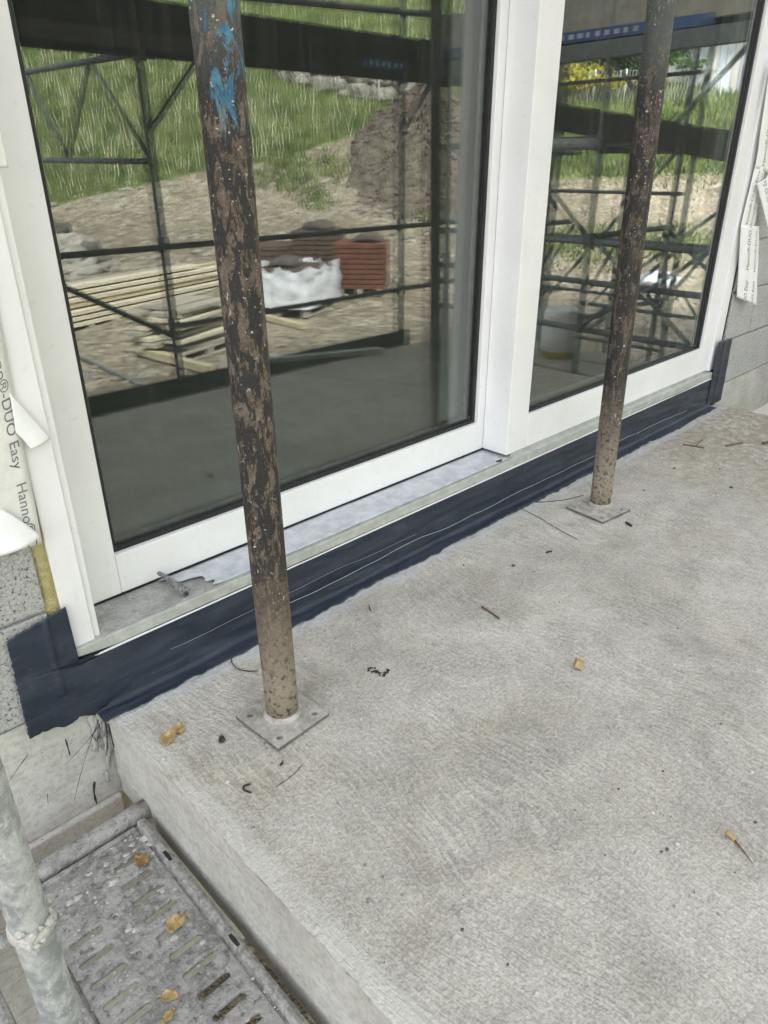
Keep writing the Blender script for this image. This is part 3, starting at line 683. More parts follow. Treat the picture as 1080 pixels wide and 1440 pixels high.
# ================================================================== STEEL PROPS
def prop(base, toppx, plate_c, plate_s, plate_rot, mat, label):
    b = Vector((base[0], base[1], .0095)); tp = P(1, base[1], *toppx); d = (tp - b); top = b + d * ((2.615 - b.z) / d.z)
    root = thing('steel_prop', (base[0], base[1], 0), label, 'prop', 'steel props on the balcony')
    m = MB(); n = 28; pts = [b + (top - b) * (i / 30) for i in range(31)]
    m.tube(pts, .0375, n); smooth_tube(m.build('prop_tube', mat, root, True))
    m = MB(); m.tube([b - Vector((0, 0, .002)), b + Vector((0, 0, .004)), b + Vector((0, 0, .011))], [.047, .045, .0375], 24); m.build('weld_collar', 'plate_slurry', root, True)
    M = Matrix.Translation((plate_c[0], plate_c[1], 0)) @ Matrix.Rotation(plate_rot, 4, 'Z')
    m = MB(); s = plate_s / 2; tfn = lambda x, y, z: tuple(M @ Vector((x, y, z)))
    for ix in (0, 1):
        for iy in (0, 1):
            x0, y0 = -s + ix * s, -s + iy * s; cx, cy = (x0 + (.024 if ix == 0 else s - .024)), (y0 + (.024 if iy == 0 else s - .024))
            ring = [(cx + .0075 * math.cos(2 * math.pi * (k + .5) / 16), cy + .0075 * math.sin(2 * math.pi * (k + .5) / 16)) for k in range(16)]
            holed_cell(m, x0, x0 + s, y0, y0 + s, .0095, ring, .0085, tfn, 0)
    plate = m.build('base_plate', 'plate_slurry', root)
    m = MB()
    for a0, a1 in (((-s, -s), (s, -s)), ((s, -s), (s, s)), ((s, s), (-s, s)), ((-s, s), (-s, -s))):
        m.add([tfn(*a0, .0095), tfn(*a1, .0095), tfn(*a1, .0018), tfn(*a0, .0018)], [(0, 1, 2, 3)])
    m.build('plate_edge', 'plate_edge', plate)
    return root
prop((.728, 1.086), (300, 0), (.722, 1.078), .152, rad(3), 'rusty_prop', 'rusty steel prop with blue paint patch, foot near the slab corner')
prop((2.252, 1.158), (931, 0), (2.215, 1.145), .165, rad(-6), 'rusty_prop_dark', 'rusty steel prop standing in front of the fixed pane')

# ================================================================== SCAFFOLD DECK AT THE LEFT
ZD = -.212
deckG = 'steel scaffold planks at the left'
def plank(x0, x1, y0, y1, label, rot=0.0, ncell=None):
    root = thing('scaffold_plank', ((x0 + x1) / 2, y1, ZD), label, 'scaffold plank', deckG)
    c = Vector(((x0 + x1) / 2, y1, 0)); Mr = Matrix.Translation(c) @ Matrix.Rotation(rot, 4, 'Z') @ Matrix.Translation(-c)
    tfn = lambda x, y, z: tuple(Mr @ Vector((x, y, z + .0012 * fbm((x, y, 0), 16, 2))))
    m = MB(); pit = .0505; fl = .03; xi0, xi1 = x0 + fl, x1 - fl; xm = (xi0 + xi1) / 2; wcol = (xi1 - xi0) / 2
    y = y1 - .05; k = 0
    def flat(xa, xb, ya, yb, z=ZD, n=3): m.grid(lambda u, v: tfn(xa + (xb - xa) * u, ya + (yb - ya) * v, z), n, n)
    flat(xi0, xi1, y1 - .05, y1)
    while y > y0:
        ya = y - pit
        for cidx in (0, 1):
            cx0 = xi0 + cidx * wcol; cx1 = cx0 + wcol
            if (cidx == 0 and k < 2) : flat(cx0, cx1 - .02 , ya, y); 
            else: holed_cell(m, cx0, cx1 - (.02 if cidx == 0 else 0), ya, y, ZD, rrect_ring((cx0 + cx1) / 2 - (.011 if cidx == 0 else -.003), (ya + y) / 2, .034, .0082, 18), .006, tfn, .0036)
        xa = xm - .02
        if k % 2 == 0: holed_cell(m, xa, xa + .02, ya, y, ZD, [(xa + .01 + .0055 * math.cos(2 * math.pi * (q + .5) / 14), (ya + y) / 2 + .0055 * math.sin(2 * math.pi * (q + .5) / 14)) for q in range(14)], .006, tfn, .001)
        else: flat(xa, xa + .02, ya, y)
        y = ya; k += 1
    m.build('deck_sheet', 'deck_steel', root, True, fix=False)
    for sgn, xa in ((-1, x0), (1, x1)):
        e = MB(); prof = [(fl, 0), (fl - .002, -.004), (fl - .005, -.004), (fl - .008, .011), (fl - .012, .013), (.010, .013), (.003, .009), (0, 0), (0, -.055), (.012, -.060)]
        n = 40
        def pf(u, v):
            i = v * (len(prof) - 1); i0 = min(int(i), len(prof) - 2); t = i - i0
            px_ = prof[i0][0] + (prof[i0 + 1][0] - prof[i0][0]) * t; pz_ = prof[i0][1] + (prof[i0 + 1][1] - prof[i0][1]) * t
            return tfn(xa - sgn * px_, y1 - (y1 - y0) * u, ZD + pz_)
        e.grid(pf, n, len(prof) - 1); rail = e.build('side_rail', 'deck_rail', root, False)
        for j in range(9):
            yy = y1 - .13 - j * .26; s_ = MB(); q = xa - sgn * .016
            s_.add([tfn(q + dx_, yy + dy_, ZD + .0142) for dx_, dy_ in ((-.0035, -.016), (.0035, -.016), (.0045, 0), (.0035, .016), (-.0035, .016), (-.0045, 0))], [(0, 1, 2, 3, 4, 5)])
            s_.build('rail_slot', 'rubber', rail, origin=None)
    e = MB(); e.box(xi0, xi1, y1 - .012, y1, ZD - .04, ZD + .006, Mr); e.build('end_lip', 'deck_steel', root, bevel=.003)
    return root
pk = plank(.128, .424, -1.8, 1.225, 'mortar-stained slotted steel scaffold plank beside the slab edge', rad(-.6))
plank(-.24, .048, -1.8, 1.20, 'slotted steel scaffold plank on the far side of the galvanized standard', rad(.4))
lm = MB()
for px, py, r in ((205, 1178, .013), (212, 1186, .010), (178, 1203, .009), (190, 1196, .008), (160, 1240, .012), (155, 1232, .009), (182, 1305, .010), (190, 1307, .007), (246, 1318, .009), (285, 1325, .008), (228, 1252, .011), (170, 1225, .008), (110, 1262, .010), (98, 1270, .009), (165, 1455, .010), (215, 1200, .006), (150, 1215, .007), (186, 1188, .007)):
    q = P(2, ZD, px, py); lm.blob(q, (r, r * .8, r * .35), .5, px, 2)
for i in range(160):
    q = Vector((random.uniform(.15, .40), random.uniform(.55, 1.21), ZD)); r = random.uniform(.0012, .004); lm.blob(q, (r * 1.4, r, r * .6), .4, i, 1)
stuff(lm.build('mortar_crumbs', 'dried_mortar', pk, True))
# transom tube at the end of the planks, standard with collar
tr = MB(); ya = 1.262; tr.tube([(-.6 + i * .0525, ya, ZD - .006) for i in range(21)], .0242, 20)
tro = thing('scaffold_transom', (0, ya, ZD), 'galvanized tube lying across the plank ends against the house base', 'tube')
smooth_tube(tr.build('transom_tube', 'deck_steel', tro, True)); m = MB(); m.tube([(.30, ya, ZD - .006), (.306, ya, ZD - .006)], .0262, 20); m.build('tube_joint', 'deck_steel', tro)
m = MB(); m.tube([(.14, ya + .01, ZD - .02), (.14, ya + .02, ZD - .6)], .024, 14); m.build('support_tube', 'galvanized_dull', tro, True)
# hook plate under the tube
st = thing('scaffold_standard', (.088, .742, -1.15), 'galvanized scaffold standard rising between the two steel planks', 'scaffold pole')
bx_, by_ = .088, .742
m = MB(); m.tube([(bx_, by_, -1.15 + i * .08) for i in range(45)], .0242, 24); smooth_tube(m.build('standard_tube', 'galvanized', st, True))
zc = P(1, by_, 30, 1305).z
m = MB(); m.tube([(bx_, by_, zc - .012), (bx_, by_, zc - .006), (bx_, by_, zc + .004), (bx_, by_, zc + .006)], [.0275, .0285, .0275, .0245], 24); m.build('socket_lip', 'dried_mortar', st, True)
m = MB()
for i in range(26):
    a = random.uniform(-2.6, .6); m.blob((bx_ + .026 * math.cos(a), by_ + .026 * math.sin(a), zc - .004 + random.uniform(-.008, .02)), random.uniform(.003, .008), .5, i, 1)
stuff(m.build('mortar_crust', 'dried_mortar', st, True))
m = MB(); m.tube([(bx_ - .020, by_ + .02, zc - .03), (bx_ - .07, by_ + .04, zc - .03)], .009, 12); m.build('coupler', 'galvanized', st, True)

# ================================================================== DEBRIS
def leaf(c, size, rot, mat, label, group, curl=.4, seed=1):
    m = MB(); n = 26; out = []; rnd = random.Random(seed)
    def outline(t):
        a = 2 * math.pi * t; r = .5 * (1 + .09 * math.sin(3 * a + seed) + .06 * math.sin(7 * a + seed * 2) + .07 * rnd.uniform(-1, 1)); return r * math.cos(a) * 1.2, r * math.sin(a) * .8
    rim = [outline(i / n) for i in range(n)]
    vs = []; K = 5
    for k in range(K + 1):
        f = k / K
        for (x, y) in rim:
            xx, yy = x * f, y * f; h = curl * (yy * yy * 1.3 + .35 * xx * xx) + .26 * noise.noise(Vector((xx * 5, yy * 5, seed))) * f + .05
            vs.append(Vector((xx, yy, h)) * size)
    fs = []
    for k in range(K):
        for i in range(n): fs.append((k * n + i, k * n + (i + 1) % n, (k + 1) * n + (i + 1) % n, (k + 1) * n + i))
    Mx = Matrix.Translation(c) @ Matrix.Rotation(rot, 4, 'Z'); zmin = min(v.z for v in vs)
    vs = [Mx @ (v - Vector((0, 0, zmin - .0005))) for v in vs]
    root = thing('dry_leaf', c, label, 'leaf', group)
    m.add(vs, fs); m.build('leaf_blade', mat, root, True, solid=.0006)
    m = MB(); d = Mx.to_3x3() @ Vector((1, 0, 0)); m.tube([Vector(c) + d * size * .3 + Vector((0, 0, .003)), Vector(c) + d * size * .75 + Vector((0, 0, .006)), Vector(c) + d * size * .95 + Vector((0, 0, .002))], .0008, 5); m.build('leaf_stalk', mat, root)
    return root
leaf(onslab(238, 1040), .040, rad(40), 'dry_leaf', 'crumpled yellow dry leaf lying on the concrete slab near its corner', None, 1.2, 2)
leaf(onslab(252, 1027), .030, rad(75), 'dry_leaf', 'smaller yellow dry leaf touching the crumpled leaf on the slab', None, 1.3, 9)
leaf(P(2, ZD + .004, 247, 1300), .036, rad(20), 'dry_leaf', 'largest yellow dry leaf on the steel plank, covering a slot', None, .6, 4)
leaf(P(2, ZD + .004, 239, 1402), .026, rad(140), 'dry_leaf', 'dry leaf lying between the two slot rows of the steel plank', 'dry leaves between the slot rows', .8, 5)
leaf(P(2, ZD + .004, 236, 1431), .020, rad(10), 'dry_leaf', 'dry leaf lying between the two slot rows of the steel plank', 'dry leaves between the slot rows', .8, 6)
leaf(P(2, ZD + .004, 199, 1212), .032, rad(100), 'brown_leaf', 'brown dry leaf among mortar crumbs at the plank end', None, .8, 7)
leaf(onslab(312, 1041), .019, rad(60), 'dark_leaf', 'small dark decayed leaf on the slab beside the prop base plate', None, .3, 8)
leaf(onslab(396, 1075), .009, rad(20), 'dark_leaf', 'tiny dark leaf scrap in front of the prop base plate corner', None, .3, 11)
# wood chip
q = onslab(813, 938); M = Matrix.Translation(q + Vector((0, 0, .011))) @ Matrix.Rotation(rad(35), 4, 'Z') @ Matrix.Rotation(rad(18), 4, 'X') @ Matrix.Rotation(rad(12), 4, 'Y')
m = MB(); m.box(-.012, .012, -.010, .010, -.010, .010, M); tag(m.build('wood_chip', 'wood_chip', None, bevel=.002), 'small yellowish wood block lying alone on the concrete slab', 'wood chip')
def stick(pxs, r, mat, name, label, cat, group=None, z=0.0):
    pts = [onslab(px, py, z) + Vector((0, 0, (r if not isinstance(r, list) else max(r)) + .0006)) for px, py in pxs]
    fine = []
    for i in range(len(pts) - 1):
        for t in (0, .25, .5, .75): fine.append(pts[i].lerp(pts[i + 1], t))
    fine.append(pts[-1])
    if len(fine) > 6:
        for _ in range(2): fine = [fine[0]] + [(fine[i - 1] + fine[i] * 2 + fine[i + 1]) / 4 for i in range(1, len(fine) - 1)] + [fine[-1]]
    rr = r if not isinstance(r, list) else [r[0] + (r[-1] - r[0]) * i / (len(fine) - 1) for i in range(len(fine))]
    m = MB(); m.tube(fine, rr, 6); return tag(m.build(name, mat, None, True), label, cat, group)
stick([(677, 854), (688, 861), (702, 871)], .0026, 'twig', 'twig', 'short brown twig lying on bare concrete in front of the sill', 'twig')
stick([(1021, 1173), (1033, 1184)], [.0062, .005], 'wood_chip', 'wood_splinter', 'yellow wood splinter end with thin dark tail on slab', 'splinter')
stick([(1033, 1184), (1045, 1199), (1058, 1216)], [.0028, .0006], 'twig', 'twig', 'thin dark twig tapering away from the yellow wood splinter', 'twig')
stick([(960, 626), (975, 628), (990, 631)], .003, 'twig', 'twig', 'dark twig in the brown dust near the far slab corner', 'twig')
stick([(978, 628), (984, 622), (988, 619)], .002, 'twig', 'twig', 'short twig crossing the dark twig in the brown dust', 'twig')
stick([(1020, 628), (1032, 626), (1044, 624)], .0035, 'twig', 'twig', 'reddish twig beside the block wall foot in the brown dust', 'twig')
stick([(1072, 625), (1079, 624)], .006, 'twig', 'wood_splinter', 'short brown splinter near the slab end beyond the twigs', 'splinter')
W = 'wire', 'rubber'
stick([(326, 922), (325, 932), (334, 942), (352, 945), (362, 944)], .0012, 'rubber', 'cable_offcut', 'thin curved black wire by the membrane behind the prop', 'wire')
stick([(352, 1104), (343, 1106), (342, 1112), (353, 1116)], .0022, 'rubber', 'cable_offcut', 'small hooked black wire offcut on the slab', 'wire')
stick([(388, 1107), (405, 1096), (418, 1085), (425, 1076)], .0007, 'rubber', 'wire_strand', 'hair-thin wire strand before the base plate near the corner', 'wire')
stick([(753, 707), (772, 706), (790, 704), (806, 701), (820, 697)], .0012, 'rubber', 'wire_strand', 'black wire strand running behind the far prop base plate', 'wire')
stick([(733, 716), (760, 729), (785, 745), (812, 759)], .0009, 'rubber', 'wire_strand', 'thin black wire strand running in front of the far base plate', 'wire')
stick([(519, 852), (521, 860)], .0012, 'rubber', 'wire_strand', 'very short black wire bit near the brown twig', 'wire')
stick([(768, 778), (776, 776)], .0026, 'rubber', 'rubber_scrap', 'short black rubber scrap before the far prop base plate', 'scrap')
stick([(880, 736), (888, 741)], .004, 'rubber', 'rubber_scrap', 'black rubber scrap at the front corner of the far base plate', 'scrap')
m = MB()
for i in range(34):
    t = random.random(); px = 519 + 29 * t + random.uniform(-2, 2); py = 941 + 3 * t + random.uniform(-3, 4) + (5 if .4 < t < .8 else 0)
    m.blob(onslab(px, py, .001), random.uniform(.0012, .0042), .5, i, 1, .6)
tag(m.build('bitumen_crumbs', 'rubber', None, True), 'small smear of black bitumen crumbs on the bare concrete', 'crumbs')
rs = random.Random(3)
for px, py, r, mt in ((508, 1012, .005, 'pebble'), (1057, 1086, .005, 'pebble'), (952, 1187, .005, 'pebble'), (918, 1143, .0035, 'pebble'), (955, 1070, .003, 'pebble'), (460, 975, .004, 'pebble'), (331, 1005, .004, 'pebble'), (1047, 1013, .003, 'pebble'), (903, 1075, .003, 'pebble'), (930, 660, .006, 'pebble'), (320, 1100, .005, 'pebble'), (230, 1068, .005, 'pebble'), (755, 1397, .004, 'pebble'),
                      (948, 659, .006, 'pebble_dark'), (1028, 686, .008, 'pebble_dark'), (652, 795, .004, 'pebble_dark'), (722, 796, .007, 'pebble_dark'), (938, 1195, .004, 'pebble_dark'), (870, 1110, .003, 'pebble_dark'), (932, 1085, .003, 'pebble_dark'), (650, 1308, .004, 'pebble_dark'), (714, 1357, .003, 'pebble_dark'), (1014, 1018, .003, 'pebble_dark'), (930, 1198, .003, 'pebble_dark'), (953, 884, .003, 'pebble_dark'), (1012, 660, .005, 'pebble_dark'), (905, 690, .005, 'pebble_dark'), (1062, 1157, .004, 'pebble_dark'), (560, 757, .004, 'pebble_dark')):
    r *= .75
    m = MB(); q = onslab(px, py); m.blob(q + Vector((0, 0, r * .4)), (r * rs.uniform(.9, 1.4), r, r * .6), .4, px, 2)
    wh = mt == 'pebble'
    tag(m.build('pebble', mt, None, True), 'small %s stone chip lying on the concrete slab' % ('white' if wh else 'dark'), 'stone chip', ('white' if wh else 'dark') + ' stone chips on the slab')
m = MB()
for i in range(160):
    x, y = rs.uniform(SX0 + .03, SX1 - .02), rs.uniform(.1, 1.33); r = rs.uniform(.0006, .0019) * (1.7 if x > 3 else 1); m.blob((x, y, r * .3), (r * 1.3, r, r * .7), .4, i, 1)
o = stuff(m.build('slab_grit', 'pebble_dark', slab, True, Vector((0, 0, 0))))

# ================================================================== BUCKET ON THE END SCAFFOLD
q = vr(786, 500, -.17, YGR); bk = thing('plastic_bucket', q, 'white plastic bucket with yellow lid upside down on the end scaffold deck', 'bucket')
def lathe(mb, c, prof, n=28): mb.tube([Vector(c) + Vector((0, 0, z)) for r, z in prof], [r for r, z in prof], n)
m = MB(); lathe(m, q, [(.145, .055), (.141, .17), (.143, .175), (.132, .33), (.128, .345), (.11, .35)]); smooth_tube(m.build('bucket_body', 'bucket_white', bk, True))
m = MB(); lathe(m, q, [(.11, .002), (.11, .040), (.138, .044), (.142, .06)]); smooth_tube(m.build('bucket_lid', 'bucket_yellow', bk, True))

# ================================================================== SCAFFOLD IN FRONT OF THE BALCONY (seen in the glass)
YS = -.78
sf_ = thing('facade_scaffold', (2.5, YS, -1.15), 'dark tube scaffold with boards around the balcony, mirrored in the glass', 'scaffold')
def tb(name, a, b, r=.0242, mat='scaffold_dark', parent=sf_, n=10):
    m = MB(); m.tube([a, b], r, n); return smooth_tube(m.build(name, mat, parent, True))
def bd(name, a, b, wd, ht, mat='toe_board_wood', parent=sf_):
    m = MB(); m.bar(a, b, wd, ht); return m.build(name, mat, parent, bevel=.004)
for x in (-.2, 2.09, 3.99): 
    s_ = tb('standard', (x, YS, -1.2), (x, YS, 4.2))
    for z in (.745, .30, 1.66):
        m = MB(); m.tube([(x, YS, z - .04), (x, YS, z + .04)], .034, 10); m.build('coupler', 'scaffold_dark', s_, True)
for zz in (.735, .298): 
    if zz > .5: tb('guard_rail', (-.2, YS + .035, zz), (2.09, YS + .035, zz), .017)
    tb('guard_rail', (2.09, YS + .035, zz), (5.4, YS + .035, zz + .01), .017)
bd('toe_board', (-.3, YS + .045, -.115), (2.05, YS + .045, -.115), .03, .23); bd('toe_board', (2.06, YS + .045, -.115), (4.03, YS + .045, -.115), .03, .23)
for i, (y0_, y1_) in enumerate(((-.72, -.57), (-.555, -.41))):
    m = MB(); m.box(.45, 4.1, y0_, y1_, -.26, -.22); m.build('walkway_board', 'toe_board_wood', sf_, bevel=.004)
bb = bd('edge_beam', (-.4, YS, 1.755), (5.3, YS, 1.775), .05, .25)
m = MB(); xx = P(1, 2 * YGL - YS, 535, 77); m.box(3.62, 4.02, YS + .0265, YS + .030, 1.70, 1.755); m.build('beam_sign', 'blue_paint', bb)
for i in range(6):
    m = MB(); m.box(3.66 + i * .055, 3.66 + i * .055 + random.uniform(.02, .038), YS + .0308, YS + .032, 1.715, 1.74); m.build('sign_mark', 'pale_mark', bb)
for y0_, y1_ in ((-1.05, -.84), (-.74, -.5), (-.48, -.24)):
    m = MB(); m.box(-.6, 2.32, y0_, y1_, 1.665, 1.71); m.build('upper_deck_board', 'toe_board_wood', sf_, bevel=.004)
for z0_ in (1.72, 1.93, 2.14):
    m = MB(); m.box(-.6, 2.34, -1.10, -1.07, z0_, z0_ + .20); m.build('guard_board', 'toe_board_wood', sf_, bevel=.004)
tb('upper_rail', (-.2, YS + .035, 1.925), (2.6, YS + .035, 1.955), .02, 'galvanized_dull'); tb('upper_rail', (2.6, YS + .035, 1.955), (5.2, YS + .035, 2.09), .02, 'galvanized_dull')
tb('diagonal_brace', (1.36, YS + .06, .66), (2.07, YS + .05, .24), .016)
tb('knee_brace', (2.09, YS, 1.3), (2.42, YS, 1.64), .016);  tb('knee_brace', (3.99, YS, 1.33), (4.28, YS, 1.66), .018)
# lattice guard reaching outwards from the middle standard
lx = 2.108
tb('lattice_chord', (lx, -.86, 1.66), (lx, -2.6, 1.69), .017, 'galvanized_dull'); tb('lattice_chord', (lx, -.80, 1.165), (lx, -2.6, 1.18), .017, 'galvanized_dull')
for a_, b_ in (((-2.30, 1.66), (-1.88, 1.19)), ((-1.40, 1.655), (-1.87, 1.19)), ((-1.36, 1.655), (-.84, 1.18)), ((-2.3, 1.66), (-2.6, 1.2))):
    tb('lattice_diagonal', (lx, a_[0], a_[1]), (lx, b_[0], b_[1]), .013, 'galvanized_dull')
tb('standard', (lx, -2.6, -1.2), (lx, -2.6, 2.4), .0242, 'galvanized_dull')
# scaffold bay beyond the right end of the balcony
rs_ = thing('stair_scaffold', (5.0, .2, -1.15), 'scaffold bay with boards and braces beyond the right balcony end, mirrored in fixed pane', 'scaffold')
X0, X1 = 4.4, 5.5
for x, y in ((X0, -.55), (X0, .30), (X0, 1.12), (X1, -.75), (X1, .30), (X1, 1.12)):
    s_ = tb('standard', (x, y, -1.2), (x, y, 4.2), parent=rs_, mat='galvanized_dull' if y == .30 else 'scaffold_dark')
    for z in (.69, 1.26):
        m = MB(); m.tube([(x, y, z - .045), (x, y, z + .045)], .036, 10); m.build('coupler', 'scaffold_dark', s_, True)
for x in (X0, X1):
    for zz in ((.13, .44, .69, 1.26) if x == X0 else (.60, 1.26)): tb('ledger', (x + .03, -.75, zz), (x + .03, 1.2, zz - .01), .02, parent=rs_, mat='galvanized_dull' if zz in (1.26, .69) else 'scaffold_dark')
for y in (-.55, .30, 1.12):
    for zz in (.20, .72, 1.22): tb('transom', (X0, y + .03, zz), (X1, y + .03, zz), .02, parent=rs_)
m = MB(); m.tube([(X0 - .03, -.3, 1.262), (X0 - .03, .33, 1.252)], .034, 12); smooth_tube(m.build('ledger', 'galvanized', rs_, True))
m = MB(); m.box(X0 + .03, X0 + .33, -.75, 1.2, -.21, -.172); m.build('deck_board', 'board_grey', rs_, bevel=.004)
m = MB(); m.box(X0 + .35, X0 + .65, -.75, 1.2, -.21, -.172); m.build('deck_board', 'board_grey', rs_, bevel=.004)
b1_ = bd('upper_board', (X0, -.8, 1.93), (X0, 1.3, 1.95), .04, .23, 'board_grey', rs_)
m = MB(); m.box(X0 - .024, X0 - .0205, -.7, .9, 1.80, 1.855); m.build('board_band', 'blue_paint', b1_)
for i in range(10):
    m = MB(); m.box(X0 - .0265, X0 - .0248, -.1 + i * .06, -.1 + i * .06 + random.uniform(.02, .04), 1.815, 1.84); m.build('board_mark', 'pale_mark', b1_)
bd('lower_beam', (X0, -.8, 1.735), (X0, 1.3, 1.755), .05, .09, 'scaffold_dark', rs_)
bd('stair_board', (X0, -.3, 1.46), (X0, 1.3, 1.19), .04, .15, 'toe_board_wood', rs_)
for i in range(1):
    m = MB(); m.box(X0 + .06 + i * .25, X0 + .29 + i * .25, -.75, 1.2, 1.80, 1.84); m.build('deck_board', 'toe_board_wood', rs_, bevel=.004)
for a_, b_ in (((X0, -.3, 1.24), (X0, .28, .72)), ((X0, .05, 1.24), (X0, -.4, .55)), ((X0, .34, .12), (X0, 1.1, .70)), ((X0, .34, .70), (X0, 1.1, .12)), ((X1, -.7, .1), (X1, .3, 1.25)), ((X1, .3, .1), (X1, 1.1, 1.25)), ((X0, -.5, -.3), (X1, -.5, .7)), ((X0, 1.1, .7), (X1, 1.1, 1.25)), ((X0, .3, 1.7), (X0, .75, 1.28)), ((X0, 1.1, 1.7), (X0, .7, 1.28)), ((X1, 1.1, .1), (X1, .3, .7))):
    tb('diagonal_brace', a_, b_, .015, parent=rs_)
for x, y in ((4.8, -.25), (4.8, .72), (5.15, .1)):
    s_ = tb('standard', (x, y, -1.2), (x, y, 4.0), .021, 'galvanized_dull', rs_)
for i in range(7):
    zz = -.35 + i * .33; tb('ladder_rung', (4.8, -.25, zz), (4.8, .72, zz), .012, 'galvanized_dull', rs_)
for a_, b_ in (((4.8, -.25, -.35), (5.15, .1, .64)), ((4.8, .72, .0), (5.5, .3, .66)), ((4.8, .72, .64), (4.4, .3, .13)), ((5.15, .1, .3), (5.5, 1.1, 1.2))): tb('diagonal_brace', a_, b_, .014, 'galvanized_dull', rs_)
for i in range(6):
    tb('lattice_diagonal', (X0 + .02, .36 + i * .12, .44 if i % 2 else .30), (X0 + .02, .48 + i * .12, .30 if i % 2 else .44), .008, parent=rs_)
tb('lattice_chord', (X0 + .02, .34, .30), (X0 + .02, 1.12, .30), .012, parent=rs_)

# ================================================================== BUILDING SITE AND MEADOW (seen in the glass)
def board_obj(a, b, wd, ht, mat, label, group):
    a, b = Vector(a), Vector(b); d = b - a; L = d.length; c = (a + b) / 2
    m = MB(); m.box(-L / 2, L / 2, -wd / 2, wd / 2, 0, ht); o = m.build('timber_board', mat, None, origin=Vector((0, 0, 0)), bevel=.004)
    o.location = c; o.rotation_euler = (0, -math.asin(d.z / L), math.atan2(d.y, d.x)); return tag(o, label, 'board', group)
# long stack of boards
A = vr(70, 476, -1.12); B = vr(330, 414, -1.12); dd = (B - A); dd.z = 0; L = dd.length; dn = dd.normalized(); pn = Vector((-dn.y, dn.x, 0))
if pn.y > 0: pn = -pn
A = A - dn * 1.0; L = min(L + 2.2, 7.5); zg = terr(A.x, A.y)
rs = random.Random(11)
for i in range(4):
    c = A + dn * (.4 + (L - .8) * i / 3); 
    board_obj(c - pn * .1 + Vector((0, 0, zg - c.z + .0)), c + pn * 1.5 + Vector((0, 0, zg - c.z + .0)), .1, .10, 'board_grey', 'short bearer beam lying under the long timber stack', 'bearers under the timber stack')
for lay in range(7):
    nb = [5, 5, 5, 4, 4, 3, 2][lay]
    for k_ in range(nb):
        s0 = rs.uniform(0, .5); e0 = L - rs.uniform(0, .9) - (.9 if lay > 4 else 0); off = pn * (.1 + k_ * .27 + rs.uniform(-.03, .03) + lay * .05)
        zz = zg + .10 + lay * .082; a_ = A + dn * s0 + off; b_ = A + dn * e0 + off + pn * rs.uniform(-.08, .08); a_.z = b_.z = zz
        mt = rs.choice(['board_pale', 'board_pale', 'board_grey', 'board_yellow'])
        if lay == 6: nm, gr = 'pale board lying loose on top of the long timber stack', 'top boards of the timber stack'
        else: nm, gr = 'long sawn board in the timber stack on the building ground', 'boards in the timber stack'
        board_obj(a_, b_, .21 if mt != 'board_yellow' else .12, .055 if mt != 'board_yellow' else .075, mt, nm, gr)
# stack of short panels on a pallet nearer the scaffold
def pallet(c, rz, L_=1.2, W_=.8, label='', group=None, mat='board_grey'):
    root = thing('pallet', c, label, 'pallet', group); root.rotation_euler = (0, 0, rz)
    def pb(nm, *b): m = MB(); m.box(*b); m.v = [(x + c[0], y + c[1], z + c[2]) for x, y, z in m.v]; return m.build(nm, mat, root, bevel=.003)
    for y in (-W_ / 2 + .05, 0, W_ / 2 - .05):
        pb('runner', -L_ / 2, L_ / 2, y - .05, y + .05, 0, .022)
        for x in (-L_ / 2 + .07, 0, L_ / 2 - .07): pb('pallet_block', x - .06, x + .06, y - .045, y + .045, .023, .10)
    for i in range(6): y = -W_ / 2 + .06 + i * (W_ - .12) / 5; pb('deck_slat', -L_ / 2, L_ / 2, y - .055, y + .055, .101, .125)
    return root
q = vr(262, 486, -1.10); zt = terr(q.x, q.y); rz = math.atan2(dn.y, dn.x)
pallet((q.x, q.y, zt), rz, 1.3, .9, 'grey pallet under the short white boards near the scaffold')
rs = random.Random(5)
for i in range(9):
    for j in range(3):
        c = Vector((q.x, q.y, zt + .128 + i * .062)) + Matrix.Rotation(rz, 3, 'Z') @ Vector((rs.uniform(-.1, .1), -.28 + j * .28 + rs.uniform(-.06, .06), 0)); u = Matrix.Rotation(rz + rs.uniform(-.16, .16), 3, 'Z') @ Vector((rs.uniform(.42, .6), 0, 0))
        board_obj(c - u, c + u, .24, .05, 'board_pale' if i in (2, 4, 6) else 'board_grey', 'short board stacked on the grey pallet near the scaffold', 'short boards on the pallet')
a_ = vr(178, 490, -1.12); b_ = vr(300, 527, -1.12); a_.z = terr(a_.x, a_.y) + .03; b_.z = terr(b_.x, b_.y) + .03
board_obj(a_, b_, .10, .10, 'board_yellow', 'single yellowish beam lying on the ground before the pallet', None)
a_ = vr(360, 448, -1.12); b_ = vr(430, 462, -1.12); a_.z = terr(a_.x, a_.y) + .02; b_.z = terr(b_.x, b_.y) + .02
board_obj(a_, b_, .12, .08, 'board_yellow', 'short yellowish beam lying in front of the film-wrapped pallet', None)
a_ = vr(110, 500, -1.1); b_ = vr(210, 545, -1.1); a_.z = terr(a_.x, a_.y) + .03; b_.z = terr(b_.x, b_.y) + .03
m = MB(); m.tube([a_, b_], .024, 10); tag(m.build('steel_tube', 'galvanized_dull', None, True), 'grey scaffold tube lying on the rubble beyond the toe board', 'tube')
# gutter profile lying on the slab, mirrored
a_ = vr(330, 512, .03); b_ = vr(540, 492, .03)
m = MB(); m.bar(a_, b_, .05, .03); tag(m.build('metal_profile', 'galvanized', None, bevel=.004), 'light metal profile lying along the outer edge of the slab', 'profile')
